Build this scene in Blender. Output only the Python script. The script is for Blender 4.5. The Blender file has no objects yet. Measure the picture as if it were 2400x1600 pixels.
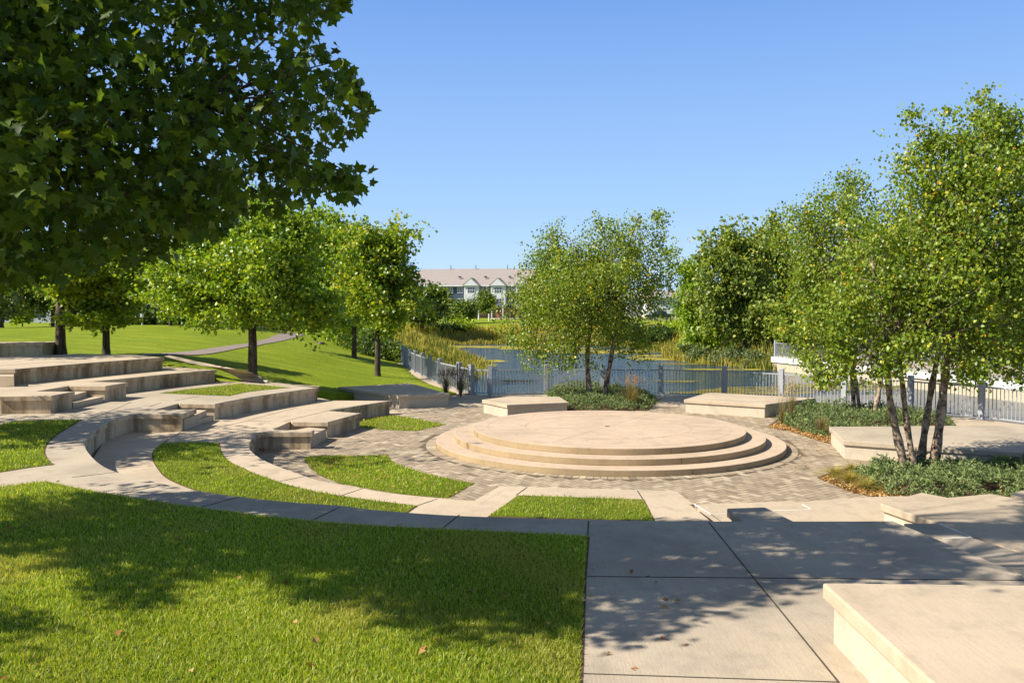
import bpy, math, random
import numpy as np
from mathutils import Vector
scene = bpy.context.scene
# ------------------------------------------------------------------ camera, sky, sun, exposure
F = 1945.0; H = 3.54; YH = 728.0
PITCH = math.atan((800 - YH) / F)
cd = bpy.data.cameras.new('camera'); cam = bpy.data.objects.new('camera', cd)
scene.collection.objects.link(cam); scene.camera = cam
cam.location = (0, 0, H); cam.rotation_euler = (math.pi/2 - PITCH, 0, 0)
cd.sensor_width = 36; cd.lens = F/2400*36; cd.clip_start = 0.1; cd.clip_end = 6000
SUN_EL = math.radians(40); SA = math.radians(15.5)
SH = Vector((-math.cos(SA), -math.sin(SA)))             # horizontal direction to the sun
sund = Vector((SH.x*math.cos(SUN_EL), SH.y*math.cos(SUN_EL), math.sin(SUN_EL)))
w = bpy.data.worlds.new('World'); scene.world = w; w.use_nodes = True
nt = w.node_tree; bg = nt.nodes['Background']
sky = nt.nodes.new('ShaderNodeTexSky'); sky.sky_type = 'NISHITA'; sky.sun_disc = False
sky.sun_elevation = SUN_EL; sky.sun_rotation = math.atan2(SH.x, SH.y) % (2*math.pi)
sky.air_density = 1.0; sky.dust_density = 0.2; sky.ozone_density = 3.0; sky.altitude = 200
tc = nt.nodes.new('ShaderNodeTexCoord'); sx = nt.nodes.new('ShaderNodeSeparateXYZ'); rp = nt.nodes.new('ShaderNodeValToRGB'); mxs = nt.nodes.new('ShaderNodeMix'); mxs.data_type = 'RGBA'
nt.links.new(tc.outputs['Generated'], sx.inputs[0]); nt.links.new(sx.outputs[2], rp.inputs[0])     # clear blue that pales only a little to the horizon
for e_, (p_, c_) in zip([rp.color_ramp.elements[0], rp.color_ramp.elements[1], rp.color_ramp.elements.new(.12), rp.color_ramp.elements.new(.35)], [(0, (3.5, 4.75, 6.3, 1)), (1, (.6, 1.4, 3.6, 1)), (.12, (2.3, 3.7, 5.9, 1)), (.35, (1.05, 2.2, 4.9, 1))]): e_.position = p_; e_.color = c_
mxs.inputs[0].default_value = .92; nt.links.new(sky.outputs[0], mxs.inputs[6]); nt.links.new(rp.outputs[0], mxs.inputs[7])
nt.links.new(mxs.outputs[2], bg.inputs[0]); bg.inputs[1].default_value = 0.096
sl = bpy.data.lights.new('sun', 'SUN'); sl.energy = 5.0; sl.angle = math.radians(0.5); sl.color = (1, .93, .82)
so = bpy.data.objects.new('sun', sl); scene.collection.objects.link(so)
so.rotation_euler = sund.to_track_quat('Z', 'Y').to_euler()
scene.view_settings.view_transform = 'Standard'; scene.view_settings.look = 'None'
scene.view_settings.exposure = 0.90; scene.view_settings.gamma = 1
scene.render.engine = 'CYCLES'
scene.cycles.max_bounces = 6; scene.cycles.transparent_max_bounces = 4

rng = np.random.default_rng(7); random.seed(7)
# ------------------------------------------------------------------ measuring helpers (photo pixel on a plane of known height -> metres)
Z = {'0': (0, 0, 1), '1': (0, 740, 2.94), '2': (600, 740, 2.94), '3': (1300, 740, 2.94), '4': (1600, 740, 2.94),
     '5': (0, 1100, 1.96), '6': (1200, 1100, 1.96), '7': (900, 580, 5.88), '8': (0, 500, 4.356),
     'a': (0, 790, 5.88), 'b': (350, 850, 5.88), 'c': (560, 870, 5.88), 'd': (1060, 890, 5.88), 'e': (1500, 1120, 5.88),
     'f': (2000, 1100, 5.88), 'g': (1700, 880, 5.88), 'h': (1900, 1350, 4.704)}
CS, SN = math.cos(PITCH), math.sin(PITCH)
def ray(px, py):
    u = (px-1200)/F; v = -(py-800)/F
    return u, CS+v*SN, v*CS-SN
def W(t, X, Y, z):
    a = Z[t]; dx, dy, dz = ray(a[0]+X/a[2], a[1]+Y/a[2]); k = (z-H)/dz
    return (dx*k, dy*k)
def A(px, py, d):
    dx, dy, dz = ray(px, py); k = d/dy
    return (dx*k, d, H+dz*k)
def proj(x, y, z):
    fy = y*CS-(z-H)*SN; up = y*SN+(z-H)*CS
    return 1200+F*x/fy, 800-F*up/fy
def path(z, s):
    """'a 10,20 30,40 b 1,2 ...'; '(' starts a smooth run and ')' ends it; '@x,y' is metres."""
    out = []; run = None; t = '0'
    for tok in s.split():
        if tok in Z: t = tok; continue
        if tok == '(': run = []; continue
        if tok == ')': out += smooth(run); run = None; continue
        if tok[0] == '@': p = tuple(float(q) for q in tok[1:].split(','))
        else:
            X, Y = tok.split(','); p = W(t, float(X), float(Y), z)
        (out if run is None else run).append(p)
    return out
def smooth(p, n=6):
    q = [np.array(a) for a in p]; q = [2*q[0]-q[1]] + q + [2*q[-1]-q[-2]]; o = []
    for i in range(1, len(q)-2):
        for k in range(n):
            t = k/n; a, b, c, d = q[i-1:i+3]
            o.append(tuple(.5*((2*b)+(-a+c)*t+(2*a-5*b+4*c-d)*t*t+(-a+3*b-3*c+d)*t**3)))
    o.append(tuple(q[-2])); return o
def area(p): return .5*sum(p[i-1][0]*p[i][1]-p[i][0]*p[i-1][1] for i in range(len(p)))
def inside(poly, x, y):
    x = np.asarray(x, float); y = np.asarray(y, float); r = np.zeros(x.shape, bool); n = len(poly)
    for i in range(n):
        x1, y1 = poly[i-1]; x2, y2 = poly[i]
        if y1 == y2: continue
        c = ((y1 > y) != (y2 > y)) & (x < (x2-x1)*(y-y1)/(y2-y1)+x1); r ^= c
    return r
def polydist(poly, x, y, closed=True):
    d = np.full(np.shape(x), 1e9)
    for i in range(0 if closed else 1, len(poly)):
        x1, y1 = poly[i-1]; x2, y2 = poly[i]; vx, vy = x2-x1, y2-y1; L = vx*vx+vy*vy+1e-9
        t = np.clip(((x-x1)*vx+(y-y1)*vy)/L, 0, 1); d = np.minimum(d, np.hypot(x-x1-t*vx, y-y1-t*vy))
    return d
# ------------------------------------------------------------------ object helpers
COL = scene.collection
def tag(o, label=None, cat=None, group=None, kind=None):
    if label: o['label'] = label
    if cat: o['category'] = cat
    if group: o['group'] = group
    if kind: o['kind'] = kind
    return o
def thing(name, label, cat, loc=(0, 0, 0), rz=0, group=None):
    o = bpy.data.objects.new(name, None); COL.objects.link(o); o.location = loc; o.rotation_euler = (0, 0, rz)
    o.empty_display_size = .2
    return tag(o, label, cat, group)
def link(name, me, mat, parent=None):
    if mat is not None and len(me.materials) == 0: me.materials.append(mat)
    o = bpy.data.objects.new(name, me); COL.objects.link(o)
    if parent is not None: o.parent = parent
    return o
class MB:
    def capstrip(s, A_, B_, z0, z1, ch=.014):
        n = len(A_); vs = []
        for a, b in zip(A_, B_):
            d = math.hypot(b[0]-a[0], b[1]-a[1])+1e-9; cx, cy = a[0]+(b[0]-a[0])*ch/d, a[1]+(b[1]-a[1])*ch/d
            vs += [(a[0], a[1], z0), (a[0], a[1], z1-ch), (cx, cy, z1), (b[0], b[1], z1), (b[0], b[1], z0)]
        fs = []
        for i in range(n-1):
            o, q = 5*i, 5*i+5
            for k in range(5): fs.append((o+k, q+k, q+(k+1) % 5, o+(k+1) % 5))
        e = 5*(n-1); fs += [(0, 1, 2, 3, 4), (e+4, e+3, e+2, e+1, e)]
        return s.add(vs, fs)
    def __init__(s): s.v = []; s.f = []; s.off = (0, 0, 0)
    def add(s, vs, fs):
        n = len(s.v); s.v += [tuple(map(float, p)) for p in vs]; s.f += [tuple(i+n for i in f) for f in fs]; return s
    def box(s, c, d, rz=0, taper=1):
        cx, cy, cz = c; hx, hy, hz = d[0]/2, d[1]/2, d[2]/2; ca, sa = math.cos(rz), math.sin(rz); vs = []
        for k, t in ((-1, 1), (1, taper)):
            for i, j in ((-1, -1), (1, -1), (1, 1), (-1, 1)):
                x, y = i*hx*t, j*hy*t; vs.append((cx+x*ca-y*sa, cy+x*sa+y*ca, cz+k*hz))
        return s.add(vs, [(3, 2, 1, 0), (4, 5, 6, 7), (0, 1, 5, 4), (1, 2, 6, 5), (2, 3, 7, 6), (3, 0, 4, 7)])
    def prism(s, poly, z0, z1):
        if area(poly) < 0: poly = poly[::-1]
        n = len(poly); vs = [(x, y, z0) for x, y in poly]+[(x, y, z1) for x, y in poly]
        fs = [tuple(range(n, 2*n)), tuple(range(n-1, -1, -1))]
        fs += [(i, (i+1) % n, n+(i+1) % n, n+i) for i in range(n)]
        return s.add(vs, fs)
    def tube(s, pts, rads, n=6):
        base = len(s.v); P = [Vector(p) for p in pts]; up = Vector((0.02, 0.03, 1))
        for i, p in enumerate(P):
            d = (P[min(i+1, len(P)-1)]-P[max(i-1, 0)]).normalized()
            a = d.cross(Vector((1, 0.1, 0)) if abs(d.z) > .8 else Vector((0, 0, 1))).normalized(); b = d.cross(a)
            for k in range(n):
                t = 2*math.pi*k/n; s.v.append(tuple(p+(a*math.cos(t)+b*math.sin(t))*rads[i]))
        for i in range(len(P)-1):
            for k in range(n):
                j = (k+1) % n; s.f.append((base+i*n+k, base+i*n+j, base+(i+1)*n+j, base+(i+1)*n+k))
        s.f.append(tuple(base+(len(P)-1)*n+k for k in range(n)))
        s.f.append(tuple(base+k for k in range(n-1, -1, -1))); return s
    def strip(s, A_, B_, z0, z1):
        """solid band between polylines A_ and B_ (same count), from z0 to z1"""
        n = len(A_); vs = []
        for (a, b) in zip(A_, B_): vs += [(a[0], a[1], z0), (a[0], a[1], z1), (b[0], b[1], z1), (b[0], b[1], z0)]
        fs = []
        for i in range(n-1):
            o, q = 4*i, 4*i+4
            fs += [(o, q, q+1, o+1), (o+1, q+1, q+2, o+2), (o+2, q+2, q+3, o+3), (o+3, q+3, q, o)]
        e = 4*(n-1)
        fs += [(0, 1, 2, 3), (e+3, e+2, e+1, e)]
        return s.add(vs, fs)
    def mesh(s, name='m', smooth=False):
        me = bpy.data.meshes.new(name); me.from_pydata(s.v, [], s.f); me.validate()
        if smooth: me.polygons.foreach_set('use_smooth', [True]*len(me.polygons))
        me.update(); return me
    def build(s, name, mat, parent=None, smooth=False, bevel=0):
        o = link(name, s.mesh(name, smooth), mat, parent)
        if bevel:
            m = o.modifiers.new('b', 'BEVEL'); m.width = bevel; m.segments = 2; m.limit_method = 'ANGLE'; m.angle_limit = math.radians(40)
        return o
def npmesh(name, V, sizes, idx, tint=None, smooth=False):
    """V (n,3), sizes per-face loop counts, idx flat; tint per-face rgb"""
    me = bpy.data.meshes.new(name); me.vertices.add(len(V)); me.vertices.foreach_set('co', V.astype(np.float32).ravel())
    me.loops.add(len(idx)); me.loops.foreach_set('vertex_index', idx.astype(np.int32))
    me.polygons.add(len(sizes)); st = np.concatenate([[0], np.cumsum(sizes)[:-1]]).astype(np.int32)
    me.polygons.foreach_set('loop_start', st)
    try: me.polygons.foreach_set('loop_total', sizes.astype(np.int32))
    except Exception: pass
    if smooth: me.polygons.foreach_set('use_smooth', np.ones(len(sizes), bool))
    me.update(calc_edges=True)
    if tint is not None:
        at = me.attributes.new('tint', 'FLOAT_COLOR', 'FACE')
        c = np.ones((len(sizes), 4), np.float32); c[:, :3] = tint; at.data.foreach_set('color', c.ravel())
    return me
# ------------------------------------------------------------------ materials
def mat(name, col=(.5, .5, .5), rough=.8, spec=.3, metal=0):
    m = bpy.data.materials.new(name); m.use_nodes = True; b = m.node_tree.nodes['Principled BSDF']
    b.inputs['Base Color'].default_value = (*col, 1); b.inputs['Roughness'].default_value = rough
    b.inputs['Specular IOR Level'].default_value = spec; b.inputs['Metallic'].default_value = metal
    return m
class N:
    def __init__(s, m): s.t = m.node_tree; s.b = s.t.nodes['Principled BSDF']; s.pos = s.t.nodes.new('ShaderNodeNewGeometry').outputs['Position']
    def n(s, ty, **kw):
        x = s.t.nodes.new(ty)
        for k, v in kw.items(): setattr(x, k, v)
        return x
    def l(s, a, b): s.t.links.new(a, b)
    def noise(s, scale, stretch=None, detail=4, rough=.55, rot=0):
        x = s.n('ShaderNodeTexNoise'); x.inputs['Scale'].default_value = scale; x.inputs['Detail'].default_value = detail
        x.inputs['Roughness'].default_value = rough
        mp = s.n('ShaderNodeMapping'); mp.inputs['Scale'].default_value = stretch or (1, 1, 1); mp.inputs['Rotation'].default_value = (0, 0, rot)
        s.l(s.pos, mp.inputs[0]); s.l(mp.outputs[0], x.inputs['Vector']); return x.outputs['Fac']
    def ramp(s, f, stops):
        r = s.n('ShaderNodeValToRGB'); e = r.color_ramp.elements
        while len(e) < len(stops): e.new(.5)
        for q, (p, c) in zip(e, stops): q.position = p; q.color = (*c, 1) if len(c) == 3 else c
        s.l(f, r.inputs[0]); return r.outputs[0]
    def mix(s, f, a, b, mode='MIX'):
        x = s.n('ShaderNodeMix', data_type='RGBA', blend_type=mode)
        if isinstance(f, (int, float)): x.inputs[0].default_value = f
        else: s.l(f, x.inputs[0])
        for i, v in ((6, a), (7, b)):
            if isinstance(v, tuple): x.inputs[i].default_value = (*v, 1)
            else: s.l(v, x.inputs[i])
        return x.outputs[2]
    def bump(s, f, st=.3, dist=.02):
        b = s.n('ShaderNodeBump'); b.inputs['Strength'].default_value = st; b.inputs['Distance'].default_value = dist
        s.l(f, b.inputs['Height']); s.l(b.outputs[0], s.b.inputs['Normal'])
def concrete(name, c, streak=False, var=.16, bumpy=.25):
    m = mat(name, c, .85, .25); k = N(m)
    d = lambda t: tuple(v*t for v in c)
    big = k.ramp(k.noise(.7, detail=5), [(.3, d(1-var)), (.5, d(1)), (.72, d(1+var*.6))])
    fine = k.noise(45, detail=3, rough=.7)
    col = k.mix(k.ramp(fine, [(.35, (0, 0, 0)), (.7, (.35, .35, .35))]), big, d(.72))
    grain = k.noise(140, detail=2, rough=.8); col = k.mix(k.ramp(grain, [(.4, (0, 0, 0)), (.65, (.3, .3, .3))]), col, d(1.3))
    brm = k.noise(9, (6, .35, 1), 4, .7); col = k.mix(k.ramp(brm, [(.45, (0, 0, 0)), (.7, (.28, .28, .28))]), col, d(.66))
    blot = k.noise(2.6, detail=6, rough=.7)
    col = k.mix(k.ramp(blot, [(.50, (0, 0, 0)), (.70, (.55, .55, .55))]), col, (c[0]*.62, c[1]*.64, c[2]*.66))
    if streak:
        st = k.noise(1.0, (1.5, 1.5, .25), 7, .72); st2 = k.noise(1.0, (6, 6, .6), 5, .7)
        col = k.mix(k.ramp(st, [(.47, (0, 0, 0)), (.62, (.95, .95, .95))]), col, (c[0]*.33, c[1]*.29, c[2]*.24))
        col = k.mix(k.ramp(st2, [(.5, (0, 0, 0)), (.7, (.5, .5, .5))]), col, (c[0]*.5, c[1]*.46, c[2]*.42))
    k.l(col, k.b.inputs['Base Color'])
    br = k.noise(60, (1, .15, 1) if not streak else (1, 1, 1), 3, .7)
    k.bump(br, bumpy, .006); return m
M_top = concrete('pale_concrete', (.47, .375, .262), var=.2)
M_deck = concrete('broomed_concrete', (.40, .33, .24), var=.34, bumpy=.5)
M_walk = concrete('walk_concrete', (.45, .36, .25), var=.2)
M_wall = concrete('stained_concrete', (.56, .435, .285), streak=True)
M_clean = concrete('clean_wall_concrete', (.50, .43, .32), var=.12)
M_stage = concrete('stage_sandstone', (.49, .37, .26), var=.18, bumpy=.15)
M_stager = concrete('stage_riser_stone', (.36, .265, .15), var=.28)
M_white = concrete('white_fascia', (.60, .59, .53), var=.05)
M_beige = concrete('beige_wall', (.46, .39, .27), var=.1)
M_dark = mat('joint_dark', (.07, .06, .045), .95, .1)
M_strip = mat('white_strip', (.85, .85, .83), .6)
M_asph = concrete('path_asphalt', (.27, .21, .175), var=.1)
def tintmat(name, rough=.55, spec=.3, trans=0.0, tcol=1.15, noise=0):
    m = mat(name, rough=rough, spec=spec); k = N(m); a = k.n('ShaderNodeAttribute', attribute_name='tint'); c = a.outputs['Color']
    if noise:
        c = k.mix(k.ramp(k.noise(noise, detail=5, rough=.7), [(.3, (0, 0, 0)), (.75, (.55, .55, .55))]), c, k.mix(1.0, c, (.6, .58, .55), 'MULTIPLY'))
    k.l(c, k.b.inputs['Base Color'])
    if trans:
        t = k.n('ShaderNodeBsdfTranslucent'); mx = k.n('ShaderNodeMixShader'); mx.inputs[0].default_value = trans
        g = k.mix(1.0, a.outputs['Color'], (1.6*tcol, 1.5*tcol, .55*tcol), 'MULTIPLY'); k.l(g, t.inputs[0])
        out = m.node_tree.nodes['Material Output']
        k.l(k.b.outputs[0], mx.inputs[1]); k.l(t.outputs[0], mx.inputs[2]); k.l(mx.outputs[0], out.inputs[0])
    return m
M_leaf = tintmat('leaf', .42, .45, .34)
M_maple = tintmat('maple_leaf', .5, .25, .33, 1.2)
M_blade = tintmat('grass_blade', .5, .3, .38)
M_juni = tintmat('juniper_needle', .6, .3, .15)
M_reed = tintmat('reed_blade', .7, .15, .3)
M_litter = tintmat('dry_leaf', .7, .2, .15)
M_paver = tintmat('paver_stone', .85, .2, 0, noise=9)
def grassmat(name, c1, c2, c3, stripes=0, rot=0):
    m = mat(name, c1, .9, .12); k = N(m)
    col = k.ramp(k.noise(.35, detail=5), [(.3, c1), (.52, c2), (.75, c3)])
    fine = k.noise(38, (1, .5, 1), 4, .75)
    col = k.mix(k.ramp(fine, [(.32, (.8, .8, .8)), (.62, (0, 0, 0))]), col, tuple(v*.42 for v in c1))
    mid = k.noise(5.5, detail=4, rough=.7)
    col = k.mix(k.ramp(mid, [(.45, (0, 0, 0)), (.75, (.5, .5, .5))]), col, c3)
    if stripes:
        wv = k.n('ShaderNodeTexWave', wave_type='BANDS', bands_direction='Y'); wv.inputs['Scale'].default_value = stripes
        wv.inputs['Distortion'].default_value = 1.5; wv.inputs['Detail'].default_value = 2
        mp = k.n('ShaderNodeMapping'); mp.inputs['Rotation'].default_value = (0, 0, rot)
        k.l(k.pos, mp.inputs[0]); k.l(mp.outputs[0], wv.inputs[0])
        col = k.mix(k.ramp(wv.outputs['Fac'], [(.35, (0, 0, 0)), (.65, (.42, .42, .42))]), col, tuple(v*.6 for v in c2))
    k.l(col, k.b.inputs['Base Color']); k.bump(fine, .9, .05); return m
M_lawn = grassmat('mown_lawn', (.165, .235, .008), (.245, .315, .012), (.34, .37, .025), .16, .35)
M_soil = grassmat('lawn_thatch', (.10, .14, .012), (.16, .21, .018), (.24, .24, .04))
M_field = grassmat('meadow_ground', (.10, .13, .02), (.19, .19, .035), (.26, .22, .05))
M_mulch = mat('bed_mulch', (.10, .06, .035), .95, .1)
def barkmat(name, c1, c2, sc=(9, 9, 2.2)):
    m = mat(name, c1, .9, .15); k = N(m); f = k.noise(1.0, sc, 5, .7)
    k.l(k.ramp(f, [(.40, c1), (.60, c2)]), k.b.inputs['Base Color']); k.bump(f, .8, .03); return m
M_bark = barkmat('grey_brown_bark', (.045, .034, .024), (.125, .095, .065))
M_birch = barkmat('river_birch_bark', (.06, .04, .028), (.40, .30, .21), (8, 8, 7))
M_fence = mat('fence_grey_paint', (.31, .325, .345), .5, .4)
# water
def watermat():
    m = mat('pond_water', (.015, .045, .085), .04, .5); k = N(m); k.b.inputs['IOR'].default_value = 1.33
    f = k.noise(3.2, (1, 2.6, 1), 4, .6); f2 = k.noise(.35, (1, 2.2, 1), 3)
    k.l(k.ramp(f2, [(.45, (.03, .03, .03)), (.6, (.08, .08, .08))]), k.b.inputs['Roughness'])
    k.bump(f, .75, .09); return m
M_water = watermat()
def algaemat(name, c1, c2):
    m = mat(name, c1, .9, .1); k = N(m)
    k.l(k.ramp(k.noise(1.3, (1, 2.5, 1), 6, .7), [(.3, c1), (.65, c2)]), k.b.inputs['Base Color'])
    tr = k.n('ShaderNodeBsdfTransparent'); mx = k.n('ShaderNodeMixShader'); a = k.noise(.55, (1, 2.2, 1), 8, .75)
    k.l(k.ramp(a, [(.44, (0, 0, 0)), (.52, (1, 1, 1))]), mx.inputs[0]); k.l(tr.outputs[0], mx.inputs[1]); k.l(k.b.outputs[0], mx.inputs[2])
    k.l(mx.outputs[0], m.node_tree.nodes['Material Output'].inputs[0]); return m
M_algae = algaemat('pond_algae', (.22, .19, .03), (.40, .34, .05)); M_algb = algaemat('brown_algae', (.12, .11, .025), (.22, .18, .04))
# ------------------------------------------------------------------ terraces and their seat walls
def offset(poly, d):
    n = len(poly); s = 1 if area(poly) > 0 else -1; out = []
    for i in range(n):
        p0 = np.array(poly[i-1], float); p = np.array(poly[i], float); p1 = np.array(poly[(i+1) % n], float)
        a = p-p0; b = p1-p; a /= (np.linalg.norm(a)+1e-9); b /= (np.linalg.norm(b)+1e-9)
        na = np.array((-a[1], a[0]))*s; nb = np.array((-b[1], b[0]))*s; m = na+nb; L = m @ m
        m = (na if L < .05 else m*(2/L)) ; k = np.linalg.norm(m)
        if k > 2.2: m = m*2.2/k
        out.append(tuple(p+m*d))
    return out
CAP = .12; OV = .05
def terrace(name, poly, z, zb, walls, topmat, wallmat, ov=OV, capw=.19):
    inner = offset(poly, ov+.03)
    o = MB().prism(inner, zb, z-.0012).build(name, topmat); tag(o, kind='structure')
    capin = offset(poly, capw); w0 = offset(poly, ov); w1 = offset(poly, ov+.028)
    for (i0, i1, label) in walls:
        ix = range(i0, i1+1); P = [poly[i] for i in ix]
        t = thing('seat_wall', label, 'wall', (P[len(P)//2][0], P[len(P)//2][1], zb))
        L = t.location
        sh = lambda q: [(q[i][0]-L.x, q[i][1]-L.y) for i in ix]
        co = MB().capstrip(sh(poly), sh(capin), z-CAP-L.z, z-L.z).build('cap', topmat, t); co.data.materials.append(wallmat)
        co.data.polygons.foreach_set('material_index', [int(abs(q_.normal.z) < .3) for q_ in co.data.polygons])
        MB().strip(sh(w0), sh(w1), .001, z-CAP-.001-L.z).build('wall_face', wallmat, t)
    return o
def joint(parent, z, s, wd=.02, m=None, name='joint'):
    p = path(z, s); b = MB()
    q = [np.array(a, float) for a in p]; Lf = []; R = []
    for i, a in enumerate(q):
        d = q[min(i+1, len(q)-1)]-q[max(i-1, 0)]; d /= np.linalg.norm(d); nrm = np.array((-d[1], d[0]))*wd/2
        Lf.append(a+nrm); R.append(a-nrm)
    b.strip(Lf, R, z-.004, z+.0035)
    return b.build(name, m or M_dark, parent)
z1, z2, z3, z4, z5 = .46, .92, 1.38, 1.84, 2.30
def idx(poly, p): return min(range(len(poly)), key=lambda i: (poly[i][0]-p[0])**2+(poly[i][1]-p[1])**2)
# tier 1
T1 = path(z1, '3 965,1297 840,1205 2 1680,1170 1500,1272')
i_a = len(T1)-1
T1 += path(z1, '( 2 1500,1272 1325,1260 900,1215 560,1155 c 1000,1470 440,1265 240,1155 165,1080 148,1020 170,950 240,872 303,838 )')[1:]
i_b = len(T1)-1
T1 += path(z1, 'c 1005,835 1040,803 520,797 735,694 1225,699')
i_c = len(T1)-1
T1 += path(z1, 'c 1690,572 1250,539 1700,462 2112,402 1290,398 1085,350')
i_d = len(T1)-3
T1 += [(-9.6, 30.2), (-9.9, 20.0), (-7.3, 13.2), (-3.4, 10.6), (1, 9.6), W('e', 1110, 640, z1)]
t1 = terrace('terrace_paving', T1, z1, -.3, [
    (0, i_a, 'low pale concrete seat wall edge beside the small square lawn in front of the stage'),
    (i_a, i_b, 'long curved low concrete seat wall wrapping the left half of the brick plaza'),
    (i_b, i_b+2, 'narrow concrete cheek wall left of the lowest stairs, half in sun'),
    (i_b+4, i_c+1, 'lowest stained concrete seat wall block right of the lowest stairs, facing the plaza'),
    (i_c+2, i_d, 'lowest back concrete seat wall stepping away above the small triangular grass patch'),
    ], M_top, M_wall)
# tier 2
T2 = path(z2, 'f 2352,1450 1160,960 550,705 3 2050,1413')
j0 = len(T2)
T2 += path(z2, '( 3 1000,1413 2 2352,1402 1400,1375 800,1332 1 2352,1305 2000,1281 1640,1243 1300,1192 1000,1125 780,1065 680,1010 620,950 592,905 592,868 640,806 740,732 a 1790,1062 )')
j1 = len(T2)-1
T2 += path(z2, 'a 1832,1058 b 455,705 650,634 120,643 422,563 905,566')
j2 = len(T2)-1
T2 += path(z2, 'b ( 905,566 1300,490 1750,420 2150,365 2340,342 )')[1:]
j3 = len(T2)-1
T2 += path(z2, 'b 1940,300 1500,262 1250,248') + [(-10.6, 31.6), (-13.5, 30), (-17, 26), (-21, 20), (-21, 1), (5.7, 1)]
t2 = terrace('terrace_paving', T2, z2, -.3, [
    (0, 3, 'right edge wall of the near concrete deck in dappled maple shade'),
    (3, j1, 'long dark shaded curved concrete seat wall sweeping from the near deck to the second stairs'),
    (j1, j1+3, 'concrete cheek wall block left of the middle stairs, dappled with leaf shade'),
    (j1+5, j3, 'long stained middle seat wall below the kite-shaped grass patch'),
    ], M_deck, M_wall)
# tier 3
T3 = path(z3, 'a 0,813 710,806 1030,746 550,741 967,672 1450,674 1767,622 1290,609')
k1 = len(T3)-1
T3 += path(z3, '( a 1290,609 1700,570 2352,503 b 925,96 )')[1:]
k2 = len(T3)-1
T3 += path(z3, 'b 560,70 230,50') + [(-13.6, 31.6), (-16, 28), (-20, 25), (-20, 20.6)]
t3 = terrace('terrace_paving', T3, z3, .5, [
    (0, 2, 'concrete seat block at the left photo edge with a dark wedge of shadow'),
    (4, 6, 'free-standing pale concrete seat block right of the upper left stairs'),
    (k1, k2, 'second highest long stained seat wall, with worn brown streaks'),
    ], M_top, M_wall)
# tier 4
T4 = path(z4, '( a 207,439 800,388 1400,340 2262,277 )')
m1 = len(T4)-1
T4 += path(z4, 'a 1885,243 1400,233 1100,226 600,247 0,272') + [(-24, 31), (-24, 24.5), W('a', -300, 441, z4)]
t4 = terrace('terrace_paving', T4, z4, .8, [(0, m1, 'highest long stained seat wall with dark water streaks at far left')], M_top, M_wall)
p = T4[-1]; q = T4[0]
t = thing('seat_wall', 'short pale end of the highest wall beside the topmost stairs at photo left edge', 'wall', (p[0], p[1], z3))
MB().strip([(0, 0), (q[0]-p[0], q[1]-p[1])], [(0, .19), (q[0]-p[0], q[1]-p[1]+.19)], z4-CAP-z3, z4-z3).build('cap', M_top, t)
MB().strip([(0, .05), (q[0]-p[0]+.03, q[1]-p[1]+.05)], [(0, .08), (q[0]-p[0]+.03, q[1]-p[1]+.08)], 0, z4-CAP-.001-z3).build('wall_face', M_wall, t)
# tier 5: dark wall far left
P5 = path(z5, 'a -900,92 0,84 592,80') 
P5 = P5 + [(P5[-1][0]-.3, P5[-1][1]+1.6), (P5[0][0], P5[0][1]+1.6)]
t = thing('seat_wall', 'dark shaded concrete wall standing highest at the far left in front of the lawn', 'wall', (P5[1][0], P5[1][1], z4-.4))
Lc = t.location; loc = lambda pp: [(x-Lc.x, y-Lc.y) for x, y in pp]
MB().prism(loc(P5), z5-CAP-Lc.z, z5-Lc.z).build('cap', M_wall, t, bevel=.012)
MB().prism(loc(offset(P5, .05)), 0, z5-CAP-.001-Lc.z).build('wall_face', M_wall, t)
# joints
if True:
    joint(t2, z2, '6 345,490 2352,508', .010); joint(t2, z2, '6 903,240 1115,502 1500,975 1560,1050', .012); joint(t2, z2, '6 352,236 347,312', .014)
    joint(t2, z2, '6 300,935 1500,975', .009)
    for q_ in ('5 905,178 1100,125', '5 1430,235 1560,172', '5 2030,272 2110,208', '5 520,118 735,73', '5 330,36 545,10', 'b 0,600 165,550', 'b 350,520 690,460', '1 600,720 905,595'): joint(t2, z2, q_, .014)
    for q_ in ('2 583,1238 733,1190', '2 1105,1308 1250,1260', '2 1792,1235 1868,1180', '3 570,1204 610,1266', '2 160,1140 330,1106'): joint(t1, z1, q_, .016)
    joint(t1, z1, 'b 185,1108 430,955', .02); joint(t1, z1, 'c 630,685 ( 1240,540 1450,490 )', .015); joint(t1, z1, '( c -300,780 110,680 450,590 800,500 )', .012); joint(t1, z1, 'c 120,682 450,686', .012)
    joint(t3, z3, 'a 0,690 560,660', .014); joint(t4, z4, 'a 0,392 900,330', .014)
# stairs: solid treads inside the notches
def steps(label, base_z, treads):
    a0 = treads[0][1]; pp = path(treads[0][0], a0)[0]
    t = thing('stairs', label, 'stairs', (pp[0], pp[1], base_z), group='short concrete stairs between the terraces')
    for z, s in treads:
        poly = [(x-pp[0], y-pp[1]) for x, y in path(z, s)]
        MB().prism(poly, 0, z-base_z).build('step', M_top, t, bevel=.012)
steps('lowest two-step concrete stairs down to the brick plaza', 0, [(.155, 'c 1010,975 1205,853 1040,850 860,905'), (.31, 'c 800,905 1010,880 1200,790 970,770 700,820')])
steps('middle concrete stairs between two terraces, left of the stage', z1, [(z1+.155, 'b 575,815 890,720 700,715 480,790'), (z1+.31, 'b 480,770 600,735 790,650 430,640 250,690')])
steps('upper left concrete stairs beside the left seat block', z2, [(z2+.155, 'a 1005,905 1430,820 1230,815 900,870'), (z2+.31, 'a 850,830 1010,800 1200,745 980,725 600,790')])
steps('topmost concrete stairs at the left photo edge', z3, [(z3+.155, 'a -300,600 195,588 195,545 -300,545'), (z3+.31, 'a -300,532 195,532 195,500 -300,500')])
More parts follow.
